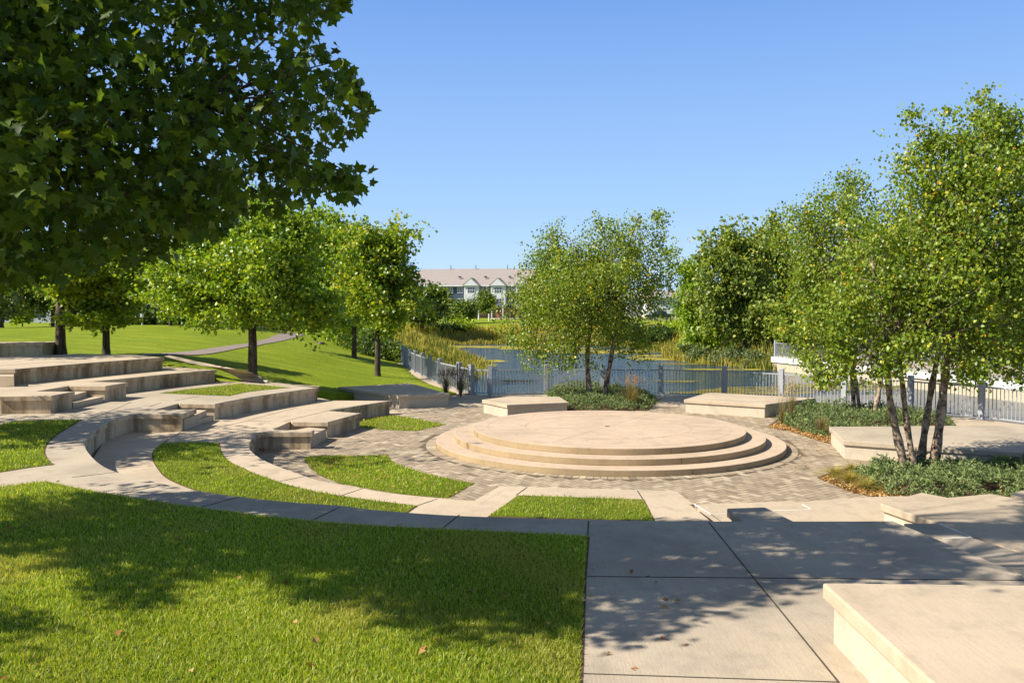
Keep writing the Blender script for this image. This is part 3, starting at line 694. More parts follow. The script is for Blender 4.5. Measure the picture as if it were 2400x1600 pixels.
def pick(r, pal, n, cl=None):
    cols = np.array([p[0] for p in pal]); wts = np.array([p[1] for p in pal]); wts = wts/wts.sum(); cum = np.cumsum(wts)
    base = r.random(n) if cl is None else np.clip(.55*r.random(n)+.45*cl+r.normal(0, .04, n), 0, .999)
    return cols[np.searchsorted(cum, base).clip(0, len(pal)-1)]*r.uniform(.8, 1.25, (n, 1))
def leaves_at(r, C, per, sigma, size, pal, droop=0., flat=.6, shape='leaf', asp=1.0, hang=0.):
    """clusters C (m,3); per leaves around each"""
    m = len(C); n = m*per; ci = np.repeat(np.arange(m), per)
    tw = unit(r.normal(0, 1, (m, 3))*np.array([1, 1, .35])+np.array([0, 0, -droop]))      # each cluster is a short twig
    t_ = r.uniform(-1, 1, n)
    off = tw[ci]*(t_*sigma*1.7)[:, None]+r.normal(0, 1, (n, 3))*np.array([sigma*.5, sigma*.5, sigma*.5*flat])
    off[:, 2] -= hang*np.abs(t_)*sigma
    c = C[ci]+off
    ax = unit(tw[ci]*.5+r.normal(0, .7, (n, 3))+np.array([0, 0, -droop*1.3-.15]))
    nr = unit(r.normal(0, .62, (n, 3))+np.array([0, 0, .8]) + 0.0)
    cl = r.random(m)[ci]; s = size*r.uniform(.65, 1.3, n)
    return c, ax, nr, s, pick(r, pal, n, cl)
def shell(r, blobs, n, power=.42, rough=.16):
    """leaf clusters gathered in small sprays inside the union of ellipsoids, a few sprays reaching out"""
    vol = np.array([b[3]*b[4]*b[5] for b in blobs])**.8; m = max(8, n//9); k = r.choice(len(blobs), m, p=vol/vol.sum()); B_ = np.array([b[:6] for b in blobs])[k]
    d = unit(r.normal(0, 1, (m, 3))); rad = r.random(m)**power*r.choice([.88, 1.0, 1.16], m, p=[.45, .38, .17])
    lump = 1+rough*(np.sin(d[:, 0]*5+k)*np.sin(d[:, 1]*4+2*k)+np.sin(d[:, 2]*6+k*3)*.6)
    S = B_[:, :3]+d*(rad*lump)[:, None]*B_[:, 3:6]
    wt = r.uniform(.3, 1.7, m); j = r.choice(m, n, p=wt/wt.sum()); sz = np.minimum(B_[j, 3], B_[j, 5])[:, None]*.17
    out = d[j]*r.normal(0, 1, (n, 1))*sz*1.5
    return S[j]+out+r.normal(0, 1, (n, 3))*sz*np.array([1.1, 1.1, .62])
def crown_limbs(mb, r, trunk_top, blobs, r0, C=None, ntw=0):
    tt = np.array(trunk_top)
    for bl in blobs:
        e = np.array(bl[:3]); mid = tt*.5+e*.5+r.normal(0, .12, 3)*bl[3]*.4; mid[2] -= .1*bl[5]
        mb.tube([tt, mid, e, e+np.array((r.normal(0, .3)*bl[3], r.normal(0, .3)*bl[4], bl[5]*.6))], [r0*.62, r0*.42, r0*.25, .012], 5)
    if C is not None and ntw:
        for i in r.choice(len(C), min(ntw, len(C)), replace=False):
            bl = min(blobs, key=lambda q: np.sum((np.array(q[:3])-C[i])**2)); s = np.array(bl[:3])*.75+tt*.25
            mid = (s+C[i])/2+r.normal(0, .08, 3); mb.tube([s, mid, C[i]], [r0*.13+.006, r0*.07+.005, .004], 3)
def tree(name, label, base, h_trunk, r0, blobs, ncl, per, size, pal, seed, sigma=.22, droop=.2, shape='leaf', bark=None, group=None, lean=(0, 0), trunks=None, twigs=60, flat=.6, asp=1., hang=0., power=.42, keep=None, rough=.16):
    r = np.random.default_rng(seed); x, y, z = base; t = thing(name, label, 'tree', base, group=group); ncl = int(ncl*(1.5 if hang else 1.6)); size = size*(1.0 if hang else 1.12)
    bl = [(b[0]-x, b[1]-y, b[2]-z)+tuple(b[3:6]) for b in blobs]
    C = shell(r, bl, ncl, power, rough)
    if keep is not None: C = C[keep(C+np.array([x, y, z]))]
    mb = MB(); top = (lean[0], lean[1], h_trunk)
    if trunks is None:
        mb.tube([(0, 0, -.25), (0, 0, .06), (lean[0]*.1, lean[1]*.1, .35), (lean[0]*.55+.02, lean[1]*.55, h_trunk*.6), top], [r0*1.5, r0*1.28, r0*1.05, r0*.9, r0*.78], 10)
        cz = max(b[2] for b in bl); mb.tube([top, (lean[0]*1.3+.1, lean[1], (h_trunk+cz)/2), (lean[0]*1.6, lean[1], cz+.3)], [r0*.78, r0*.45, .02], 7)
        crown_limbs(mb, r, top, bl, r0, C, twigs)
    else:
        for (pts, ra, rb) in trunks:
            P = smooth3([(p[0]-x, p[1]-y, p[2]-z) for p in pts], 4); n = len(P)
            R = [ra+(rb-ra)*(i/(n-1))+.012*ra/.1*math.sin(i*1.9+ra*90) for i in range(n)]; mb.tube(P, R, 9)
            tp = P[int(n*.62)]; near = sorted(bl, key=lambda q: (q[0]-tp[0])**2+(q[1]-tp[1])**2+(q[2]-tp[2])**2)[:3]
            crown_limbs(mb, r, tp, near, ra*.6, C, twigs//len(trunks))
    mb.build('trunk', bark or M_bark, t, smooth=True)
    if hang:
        j = r.choice(len(C), len(C)//4, replace=False); ln = r.integers(1, 6 if hang > .9 else 4, len(j))
        C = np.concatenate([C]+[C[j[ln >= q]]+np.array([0, 0, -.17*q])+r.normal(0, .035, (int((ln >= q).sum()), 3)) for q in range(2, 6)]); C = C[C[:, 2] > (1.15 if hang > .9 else 1.6 if hang > .7 else 1.95)]
    c, ax, nr, s, T = leaves_at(r, C, per if not hang else int(per*(.75 if hang > .9 else .66)), sigma, size, pal, droop, flat, shape, asp, hang)
    link('crown', leafmesh('crown', c, ax, nr, s, T, shape, asp), M_leaf if shape == 'leaf' else M_maple, t)
    return t
def smooth3(p, n=4):
    q = [np.array(a, float) for a in p]; q = [2*q[0]-q[1]]+q+[2*q[-1]-q[-2]]; o = []
    for i in range(1, len(q)-2):
        for k in range(n):
            t = k/n; a, b, c, d = q[i-1:i+3]; o.append(.5*((2*b)+(-a+c)*t+(2*a-5*b+4*c-d)*t*t+(-a+3*b-3*c+d)*t**3))
    return o+[q[-2]]
def B(px, py, d, rpx, rpy, ry=None):
    x, y, z = A(px, py, d); k = d/F; return (x, y, z, rpx*k, (ry if ry else rpx*.9*k), rpy*k)
def foot(px, py, d):
    x, y, z = A(px, py, d); return (x, y, z)
# ------------------------------------------------------------------ the big maple over the foreground
def inpoly_px(poly, p):
    px, py = proj(p[:, 0], p[:, 1], p[:, 2]); return px, py
MASK = [(-40, -60), (842, -60), (815, 0), (790, 28), (742, 40), (722, 78), (800, 125), (846, 190), (866, 240), (838, 300), (790, 335), (712, 352), (700, 372), (770, 392), (848, 408), (862, 432), (800, 460), (742, 452), (690, 492), (600, 480), (548, 500),
        (500, 545), (440, 560), (372, 600), (330, 585), (345, 630), (296, 612), (200, 622), (120, 655), (60, 645), (-40, 668)]
SHADE = [(-200, 1190), (0, 1195), (90, 1185), (163, 1160), (306, 1164), (459, 1140), (520, 1168), (700, 1185), (1000, 1200), (1380, 1212), (2050, 1214), (2090, 1240), (2200, 1290), (2330, 1340), (2300, 1352), (2169, 1362), (2000, 1372), (1853, 1368), (1802, 1395), (1720, 1425),
         (1600, 1450), (1540, 1505), (1480, 1490), (1370, 1500), (1200, 1505), (1122, 1503), (1046, 1488), (934, 1478), (918, 1432), (800, 1410), (663, 1386), (690, 1350), (653, 1330), (536, 1350), (440, 1385), (357, 1442), (286, 1406), (265, 1370), (219, 1340), (100, 1320), (0, 1305), (-200, 1320)]
SHADE2 = [(-300, 1430), (60, 1440), (112, 1450), (100, 1500), (40, 1545), (-300, 1560)]
SHADE3 = [(2100, 1545), (2300, 1560), (2420, 1530), (2500, 1600), (2420, 1760), (2100, 1700)]
HOLES = [(610, 1205, 60, 12), (415, 1270, 50, 14), (1780, 1248, 40, 8), (1800, 1275, 60, 8), (1530, 1305, 28, 6), (1690, 1332, 36, 7), (1660, 1350, 34, 6), (2010, 1270, 44, 9), (1960, 1312, 30, 8), (2060, 1320, 60, 7), (980, 1310, 60, 12), (700, 1300, 40, 8),
         (820, 1345, 70, 10), (1400, 1400, 26, 7), (1460, 1425, 28, 7), (1860, 1290, 36, 6), (1905, 1335, 36, 6), (560, 1300, 60, 9), (340, 1330, 60, 8), (120, 1265, 110, 10)]
r = np.random.default_rng(21)
def landing(p, z):
    s = (p[:, 2]-z)/math.tan(SUN_EL); X = p[:, 0]-SH.x*s; Y = p[:, 1]-SH.y*s
    Yc = np.maximum(Y, .3); a, b = proj(X, Yc, np.full(len(p), z)); return a, b, X, Y
MC = np.array((-6.7, 8.4, 8.3)); MR = np.array((6.6, 5.8, 5.3))
cand = MC+unit(r.normal(0, 1, (60000, 3)))*(r.random(60000)**.40)[:, None]*MR
cand = cand[cand[:, 1] > 4.6]
px, py = proj(cand[:, 0], cand[:, 1], cand[:, 2]); dm = polydist(MASK, px, py)
vis = (px > -45) & (px < 2450) & (py > -65) & (py < 1650); k = ~vis | (inside(MASK, px, py) & (dm > 6))
def allowed(cand):
    a, b, X, Y = landing(cand, z2); in_frame = (a > -60) & (a < 2420) & (b > 1100) & (b < 1640) & (Y > 0)
    ok = inside(SHADE, a, b) | inside(SHADE2, a, b) | inside(SHADE3, a, b)
    # crown is thinner over the sun flecks
    hole = (a > 1480) & (np.sin(a/23.+np.sin(b/9.)*1.5)*np.sin(b/8.5+np.sin(a/31.)*1.7) > .30) & (b < 1440)
    hole |= (b > 1290) & (np.sin(a/37.+np.sin(b/15.))*np.sin(b/16.+np.sin(a/44.)*1.3) > .55)
    for hx, hy, rx, ry in HOLES: hole |= ((a-hx)/rx)**2+((b-hy)/ry)**2 < 1
    a1, b1, X1, Y1 = landing(cand, z1); far = Y > 10.35
    a0, b0, X0, Y0 = landing(cand, 0.0)
    lowlit = far & (a1 > 560) & (a1 < 2420) & (b1 > 880) & (b1 < 1225); lowleft = far & (a1 > -60) & (a1 <= 560) & (b1 > 900) & (b1 < 1225)
    a3, b3, X3, Y3 = landing(cand, z3); onb = (a3 > 1880) & (b3 > 1360) & (Y3 > 0) & (X3 < 6) & ~inside(SHADE3, a3, b3); ok &= ~onb
    q = r.random(len(cand)); return np.where(lowlit, q < .0, np.where(lowleft, q < .12, np.where(onb, False, np.where(in_frame & (b > 1190), (ok & ~(hole & (q < .95))) | (q < .004), True))))
k &= allowed(cand)
C = cand[k]
dens_k = r.random(len(C)) < np.where((proj(C[:, 0], C[:, 1], C[:, 2])[0] > -45) & (proj(C[:, 0], C[:, 1], C[:, 2])[1] > -65), .80, .36)
C = C[dens_k]
TW = [(742, 398, 7.4), (760, 404, 7.4), (778, 412, 7.3), (796, 404, 7.3), (812, 412, 7.3), (826, 420, 7.2), (842, 428, 7.2), (815, 442, 7.3), (806, 398, 7.3), (372, 585, 8.2), (358, 560, 8.2), (470, 545, 8), (520, 520, 8), (820, 20, 6.8), (800, 5, 6.8), (770, 18, 6.9), (850, 195, 6.9), (858, 215, 6.9), (858, 245, 6.9), (842, 275, 6.9)]
C = np.concatenate([C, np.array([A(*q_) for q_ in TW for _k in range(2)])+r.normal(0, .03, (2*len(TW), 3))])
base_m = (-8.6, 8.6, z2)
tm = thing('maple_tree', 'big dark maple leaning its lobed leaves over the upper left of the photo', 'tree', base_m)
Cl = C-np.array(base_m); mb = MB()
mb.tube([(0, 0, -.3), (0, 0, .1), (.05, 0, .6), (.12, .05, 2.2), (.3, .1, 4.0), (.6, .1, 6.5), (.9, 0, 9.5), (1.0, 0, 12)], [.34, .30, .25, .22, .20, .15, .09, .02], 12)
nodes = [np.array((.3, .1, 3.6)), np.array((.4, .1, 4.6)), np.array((.6, .1, 6.2)), np.array((.75, .05, 7.8)), np.array((.9, 0, 9.5))]
limb_ends = []
for (ex, ey, ez, n0) in [(5.6, -.6, 4.6, 0), (4.6, 1.8, 4.2, 0), (6.4, -1.8, 6.4, 1), (5.5, .5, 6.8, 2), (3.6, -3.2, 5.2, 1), (3.0, 3.8, 5.6, 1), (5.0, 2.2, 8.6, 2), (4.5, -2.4, 9.0, 3), (-2.5, 1.5, 6.5, 1), (-1.5, -3, 7, 2), (2.6, .5, 11, 4), (.5, 3.5, 8.5, 3), (3.0, -.6, 4.3, 0)]:
    s = nodes[n0]; e = np.array((ex, ey, ez)); m_ = s*.5+e*.5+np.array((0, 0, .35)); P = smooth3([s, m_, e], 4); okp = allowed(np.array(P)+np.array(base_m)); nk = len(P) if okp.all() else max(3, int(np.argmin(okp))); P = P[:nk]; mb.tube(P, list(np.linspace(.085, .015, len(P))), 6)
    limb_ends += [np.array(p) for p in P[1:]]
LE = np.array(limb_ends)
for i in r.choice(len(Cl), 520, replace=False):
    d = np.linalg.norm(LE-Cl[i], axis=1); j = int(np.argmin(d+np.where(d < .3, 5, 0))); s = LE[j]; m_ = (s+Cl[i])/2+r.normal(0, .1, 3)
    mb.tube([s, m_, Cl[i]], [.017, .010, .004], 4)
mb.build('trunk', M_bark, tm, smooth=True)
c, ax, nr, s, T = leaves_at(r, Cl, 7, .15, .118, PAL_MAPLE, .45, .8, 'star')
# no stray leaf outside the outline either
wc = c+np.array(base_m); px, py = proj(wc[:, 0], wc[:, 1], wc[:, 2]); vis = (px > -20) & (px < 1500) & (py > -20) & (py < 1300)
kk = ~vis | inside(MASK, px, py) | (polydist(MASK, px, py) < 12); c, ax, nr, s, T = c[kk], ax[kk], nr[kk], s[kk], T[kk]
print('maple leaves', len(c))
link('crown', leafmesh('crown', c, ax, nr, s, T, 'star'), M_maple, tm)
# second maple left of the frame, whose shade falls on the left terraces
tree('maple_tree', 'maple just left of the photo edge shading the left terraces', (-15.6, 17.2, z2+.05), 2.6, .16, [(-15.3, 17.2, 6.0, 3.0, 2.7, 2.6), (-14.6, 16.3, 5.0, 2.4, 2.0, 1.6)], 700, 6, .14, PAL_MAPLE, 31, .2, .4, 'star', twigs=60)
tree('maple_tree', 'maple beyond the left photo edge shading the highest dark wall', (-21.4, 30.0, 1.8), 2.4, .15, [(-21.0, 30.0, 5.6, 2.5, 2.2, 2.4), (-20.2, 30.4, 4.6, 1.9, 1.8, 1.3)], 520, 6, .15, PAL_MAPLE, 32, .2, .3, 'star', twigs=50)
# ------------------------------------------------------------------ lawn trees at left
tree('linden_tree', 'broad linden with a straight trunk at the edge of the walk, left of centre', foot(592, 893, 31.0), 2.35, .17,
     [B(590, 640, 31, 180, 100), B(470, 680, 31.5, 120, 76), B(700, 690, 30.6, 115, 78), B(610, 560, 31.2, 130, 90), B(600, 490, 31.5, 80, 52), B(420, 630, 31.5, 66, 70), B(540, 738, 30.2, 110, 34), B(715, 520, 31.4, 46, 44), B(755, 745, 31.5, 70, 34), B(470, 570, 31.5, 70, 50)],
     1800, 14, .12, PAL_LINDEN, 41, .26, .35, flat=.5, twigs=170)
tree('linden_tree', 'green linden behind the broad one, its thin trunk standing on the striped lawn', foot(830, 849, 51), 2.9, .16,
     [B(780, 640, 51, 95, 115), B(730, 590, 51, 66, 76), B(800, 555, 51, 60, 50), B(760, 720, 50, 100, 60), B(840, 720, 51, 50, 50)], 1000, 12, .19, PAL_LINDEN, 42, .36, .35, flat=.5, twigs=70)
tree('ornamental_tree', 'young maple turning orange at its crown, right of the lindens', foot(885, 886, 41.8), 2.6, .15,
     [B(890, 635, 41.8, 86, 108), B(868, 565, 41.8, 60, 50), B(935, 595, 41.8, 38, 54), B(900, 720, 41.2, 88, 48), B(945, 680, 42, 38, 50), B(845, 650, 42, 50, 60)], 1050, 12, .16, PAL_GOLD, 43, .3, .3, flat=.6, twigs=70)
tree('lawn_tree', 'round green tree on a slender dark trunk behind the highest seat wall', foot(249, 833, 34.2), 2.1, .14,
     [B(245, 690, 34.2, 95, 50), B(255, 630, 34.2, 60, 50), B(300, 660, 34.5, 55, 55), B(190, 700, 34, 60, 40), B(250, 740, 33.8, 70, 20), B(230, 590, 34.4, 50, 40), B(320, 600, 34.6, 40, 40)], 700, 12, .15, PAL_BRIGHT, 44, .26, .2, twigs=60)
tree('lawn_tree', 'lime green tree with the thick dark trunk beside the dark wall at left', foot(142, 828, 33.2), 2.2, .19,
     [B(165, 680, 33.2, 45, 38), B(150, 620, 33.2, 60, 40), B(205, 640, 33, 40, 40), B(185, 745, 32.8, 60, 10)], 420, 11, .15, PAL_BRIGHT, 45, .24, .2, twigs=50)
tree('lawn_tree', 'small yellow green tree on the crest of the lawn', foot(400, 767, 60), 2.1, .12, [B(400, 660, 60, 62, 62), B(380, 620, 60, 44, 44), B(425, 700, 60, 50, 36)], 480, 11, .24, PAL_BRIGHT, 46, .42, .2, twigs=40)
tree('sapling', 'tiny bright sapling in front of the grey stone building', foot(53, 770, 75), 1.2, .05, [B(52, 738, 75, 14, 20)], 60, 9, .28, PAL_BRIGHT, 47, .35, .2, twigs=8)
tree('lawn_tree', 'dark leaved thin-trunked tree in front of the grey stone building', foot(124, 780, 62), 3.3, .13, [B(95, 690, 62, 60, 34), B(50, 680, 62, 45, 34), B(110, 660, 62, 40, 30)], 460, 10, .22, PAL_MID, 48, .38, .2, twigs=40)
tree('lawn_tree', 'olive tree cut by the left photo edge', foot(4, 772, 58), 1.2, .13, [B(0, 700, 58, 30, 52), B(-30, 680, 58, 40, 60)], 300, 10, .22, PAL_SAGE, 49, .36, .2, twigs=30)
i = 0
for px_, py_, d_, bl, pal, lb in [(195, 690, 88, [(195, 690, 46, 42), (170, 640, 40, 40)], PAL_DARK, 'dark tree of the belt behind the lawn, leftmost of the row'),
        (310, 700, 85, [(310, 690, 55, 45), (320, 610, 38, 55)], PAL_DARK, 'tall dark tree of the belt behind the lawn, under the gap of sky'),
        (460, 700, 90, [(460, 700, 60, 45), (470, 600, 50, 60)], PAL_MID, 'green tree of the belt behind the broad linden, its left side'),
        (560, 700, 92, [(580, 700, 65, 50), (560, 600, 50, 50)], PAL_DARK, 'dark tree of the belt straight behind the broad linden'),
        (690, 700, 95, [(700, 705, 60, 52), (740, 640, 45, 50)], PAL_DARK, 'dark tree of the belt where the asphalt path disappears'),
        (990, 690, 115, [(1016, 708, 26, 36), (990, 728, 30, 24)], PAL_MID, 'grey green tree between the orange maple and the apartment building')]:
    tree('belt_tree', lb, foot(px_, 765, d_), 2.5, .2, [B(a, b_, d_, c_, e_) for a, b_, c_, e_ in bl], 520, 11, .36, pal, 60+i, .6, .2, twigs=20, group='trees of the belt behind the lawn'); i += 1
# hedge masses on the far side of the crest
def shrub(name, label, blobs, ncl, per, size, pal, seed, sigma=.3, droop=.2, stem=True, cat='shrub', group=None, asp=1., flat=.7, power=.36):
    ncl = int(ncl*1.4); size = size*1.1
    r = np.random.default_rng(seed); b0 = blobs[0]; zb = min(b[2]-b[5] for b in blobs); t = thing(name, label, cat, (b0[0], b0[1], zb), group=group)
    bl = [(b[0]-b0[0], b[1]-b0[1], b[2]-zb)+tuple(b[3:6]) for b in blobs]; C = shell(r, bl, ncl, power); C = C[C[:, 2] > -.1]
    c, ax, nr, s, T = leaves_at(r, C, per, sigma, size, pal, droop, flat, asp=asp); link('foliage', leafmesh('foliage', c, ax, nr, s, T, 'leaf', asp), M_leaf, t)
    return t
shrub('hedge', 'long dark hedge along the back of the left lawn', [B(x_, 748, 82, 42, 24) for x_ in range(190, 720, 48)], 1500, 11, .30, PAL_DARK, 71, .5, cat='hedge')
shrub('hedge', 'lighter hedge of mixed shrubs behind the trunk of the broad linden', [B(x_, 752, 74, 34, 17) for x_ in (500, 545, 600, 690, 735, 770)], 700, 11, .24, PAL_SAGE, 72, .4, cat='hedge')
for i, (a, b_, d_, rx, ry, pal, lb) in enumerate([(790, 790, 64, 30, 22, PAL_BRIGHT, 'bright spreading shrub left in the row at the top of the bank'), (835, 800, 61, 40, 26, PAL_MID, 'feathery green shrub in the middle of the row above the bank'),
        (885, 812, 58, 38, 24, PAL_DARK, 'dark feathery shrub in the row beside the fence end'), (925, 826, 57, 26, 18, PAL_MID, 'lowest shrub of the row next to the fence end post'), (870, 775, 66, 45, 20, PAL_BRIGHT, 'yellow green shrub behind the row above the bank'), (800, 765, 70, 40, 16, PAL_DARK, 'dark low shrub behind the path end')]):
    shrub('bank_shrub', lb, [B(a, b_, d_, rx, ry), B(a+20, b_+6, d_-1.5, rx*.7, ry*.7)], 330, 11, .19, pal, 80+i, .34, .1, group='spreading shrubs above the left bank', asp=.6)
for i, (a, b_, d_, rx, ry, pal, lb) in enumerate([(985, 772, 122, 40, 10, PAL_MID, 'low green shrub on the far shore left of the pale green meadow'), (1040, 773, 120, 44, 10, PAL_DARK, 'dark green shrub on the far shore in the middle'), (1082, 766, 121, 20, 12, PAL_BRIGHT, 'yellow green round shrub on the far shore'),
        (1086, 724, 150, 25, 20, PAL_MID, 'round bushy tree in front of the apartment building'), (1068, 737, 148, 20, 16, PAL_MID, 'lower bushy tree left before the apartment building'), (1136, 704, 155, 13, 28, PAL_MID, 'upright bushy tree covering the second bay of the apartment building'),
        (1240, 710, 140, 34, 40, PAL_SAGE, 'grey green tree before the right end of the apartment building'), (1590, 775, 105, 55, 18, PAL_BRIGHT, 'vivid green shrub bank on the far shore below the pickup'), (1530, 782, 100, 40, 17, PAL_DARK, 'dark green shrub on the far shore under the birch'), (1460, 775, 110, 40, 14, PAL_MID, 'middle green shrub on the far shore behind the birch trunks'),
        (1608, 722, 150, 20, 14, PAL_MID, 'small shrub beside the white houses')]):
    shrub('far_shrub', lb, [B(a, b_, d_, rx, ry), B(a+rx*.4, b_+ry*.3, d_-1, rx*.6, ry*.6)], 380, 11, .34, pal, 100+i, .62, .1, group='shrubs on the far shore', asp=.8)
# ------------------------------------------------------------------ birches
BG = 'river birches around the plaza'
cb = foot(1400, 932, 32.4)
def V3(px, py, d): return A(px, py, d)
tree('river_birch', 'two-stemmed river birch behind the stage, its drooping crown against the pond', cb, 2, .1,
     [B(1330, 620, 32.4, 95, 64), B(1262, 700, 32.2, 78, 80), B(1248, 620, 32.4, 30, 60), B(1400, 600, 32.6, 95, 70), B(1490, 570, 32.6, 82, 66), B(1290, 560, 32.6, 44, 46), B(1350, 730, 31.8, 90, 70), B(1440, 700, 32.6, 85, 90), B(1530, 680, 32.6, 55, 60), B(1560, 590, 32.6, 40, 34), B(1240, 780, 32.2, 50, 60), B(1580, 640, 32.6, 30, 60), B(1440, 620, 30.4, 80, 60), B(1340, 650, 30.6, 70, 70), B(1400, 650, 34.6, 90, 70), B(1290, 680, 34, 60, 60), B(1330, 800, 31.8, 56, 40), B(1225, 800, 32, 30, 40), B(1500, 770, 32.4, 40, 44), B(1545, 780, 32.5, 18, 34), B(1420, 520, 32.6, 50, 26), B(1510, 510, 32.6, 40, 22)],
     2100, 13, .088, PAL_BIRCH, 51, .22, .9, bark=M_birch, group=BG, hang=1.0, twigs=260, rough=.25,
     trunks=[([V3(1388, 938, 32.4), V3(1380, 900, 32.4), V3(1377, 830, 32.4), V3(1385, 740, 32.4), V3(1370, 640, 32.4), V3(1340, 560, 32.5)], .13, .02), ([V3(1414, 940, 32.4), V3(1420, 910, 32.4), V3(1432, 840, 32.4), V3(1447, 750, 32.5), V3(1462, 650, 32.6), V3(1478, 560, 32.6), V3(1500, 500, 32.6)], .12, .02)])
nb = foot(2150, 1103, 17.5)
tree('river_birch', 'nearest river birch at right with four leaning stems and yellowing leaves', nb, 2, .1,
     [B(2300, 420, 17.6, 150, 130), B(2320, 310, 17.6, 88, 70), B(2300, 245, 17.6, 34, 34), B(2200, 330, 17.5, 62, 40), B(2390, 350, 17.6, 60, 110), B(2420, 520, 17.6, 110, 150), B(2230, 560, 17.4, 130, 130), B(2350, 660, 17.4, 130, 120), B(2200, 700, 17.2, 110, 90), B(2080, 660, 17.4, 100, 110), B(2400, 780, 17.2, 90, 70), B(2010, 720, 17.2, 80, 80), B(2130, 790, 17.0, 90, 50), B(2280, 800, 17, 60, 60), B(1960, 790, 17.2, 60, 50), B(2060, 540, 17.7, 90, 70), B(2180, 460, 17.7, 70, 70), B(2290, 875, 17.1, 22, 26), B(1900, 820, 17.3, 30, 36), B(2150, 280, 17.6, 40, 18), B(2212, 250, 17.6, 30, 18), B(2315, 205, 17.6, 14, 34), B(2140, 370, 17.6, 34, 22), B(2370, 255, 17.6, 20, 30), B(1980, 830, 17.2, 40, 50), B(2050, 850, 17.1, 34, 34), B(2260, 850, 17, 60, 40), B(2330, 850, 17, 40, 36), B(2390, 850, 17.2, 40, 36), B(1935, 868, 17.1, 34, 26), B(2010, 880, 17.1, 24, 20), B(2075, 860, 17, 30, 30), B(2235, 885, 17, 24, 26), B(2330, 890, 17, 26, 24), B(1880, 760, 17.3, 40, 50), B(1990, 640, 17.5, 60, 60)],
     3700, 13, .074, PAL_BIRCH, 52, .16, .55, bark=M_birch, group=BG, hang=.6, twigs=330, rough=.22,
     trunks=[([V3(2124, 1110, 17.4), V3(2100, 1010, 17.4), V3(2085, 930, 17.4), V3(2080, 850, 17.4), V3(2072, 740, 17.5), V3(2040, 600, 17.6)], .095, .03), ([V3(2146, 1114, 17.3), V3(2126, 1000, 17.3), V3(2115, 900, 17.3), V3(2108, 820, 17.3), V3(2120, 700, 17.4)], .072, .03),
             ([V3(2156, 1110, 17.7), V3(2163, 1040, 17.7), V3(2178, 940, 17.8), V3(2196, 840, 17.8), V3(2225, 700, 17.6), V3(2290, 500, 17.6), V3(2310, 300, 17.6)], .092, .02), ([V3(2186, 1112, 17.4), V3(2200, 1010, 17.4), V3(2213, 900, 17.4), V3(2226, 800, 17.4), V3(2280, 620, 17.5), V3(2340, 420, 17.6), V3(2380, 300, 17.6)], .108, .03)])
mb_ = foot(2020, 975, 27.4)
tree('river_birch', 'river birch with pale twin stems standing in the middle juniper bed', (mb_[0], mb_[1], 0.0), 2, .1,
     [B(1930, 560, 27.4, 110, 100), B(1990, 470, 27.4, 90, 56), B(1900, 690, 27.2, 90, 90), B(2040, 600, 27.5, 110, 120), B(1870, 620, 27.3, 55, 80), B(2120, 520, 27.6, 80, 70), B(1880, 800, 27, 45, 50), B(1950, 770, 27, 80, 60), B(2010, 425, 27.5, 36, 26), B(1900, 500, 27.4, 56, 44), B(1838, 740, 27.2, 36, 56), B(2080, 740, 27.4, 90, 90), B(2010, 420, 27.4, 44, 30), B(1830, 560, 27.4, 40, 40), B(1895, 450, 27.4, 22, 20), B(1900, 860, 27, 40, 30)],
     1900, 13, .086, PAL_BIRCH, 53, .2, .7, bark=M_birch, group=BG, hang=.8, twigs=160, rough=.22,
     trunks=[([V3(2002, 972, 27.6), V3(1998, 900, 27.6), V3(1990, 820, 27.6), V3(1985, 700, 27.5), V3(1970, 540, 27.4)], .085, .02), ([V3(2017, 974, 27.5), V3(2007, 900, 27.5), V3(2000, 830, 27.5), V3(2014, 700, 27.4)], .07, .03)])
tree('river_birch', 'river birch with one curved stem between the near and the twin-stemmed birches', V3(2049, 984, 26.2)[:2]+(0.,), 2, .1,
     [B(2150, 620, 26.2, 80, 90), B(2100, 560, 26.4, 80, 80), B(2140, 720, 26, 60, 60), B(2170, 500, 26.3, 60, 50)], 600, 12, .09, PAL_BIRCH, 54, .22, .7, bark=M_birch, group=BG, hang=.8, twigs=50,
     trunks=[([V3(2045, 984, 26.2), V3(2058, 930, 26.2), V3(2066, 880, 26.2), V3(2072, 830, 26.2), V3(2090, 720, 26.2), V3(2120, 560, 26.3)], .085, .02)])
i = 0
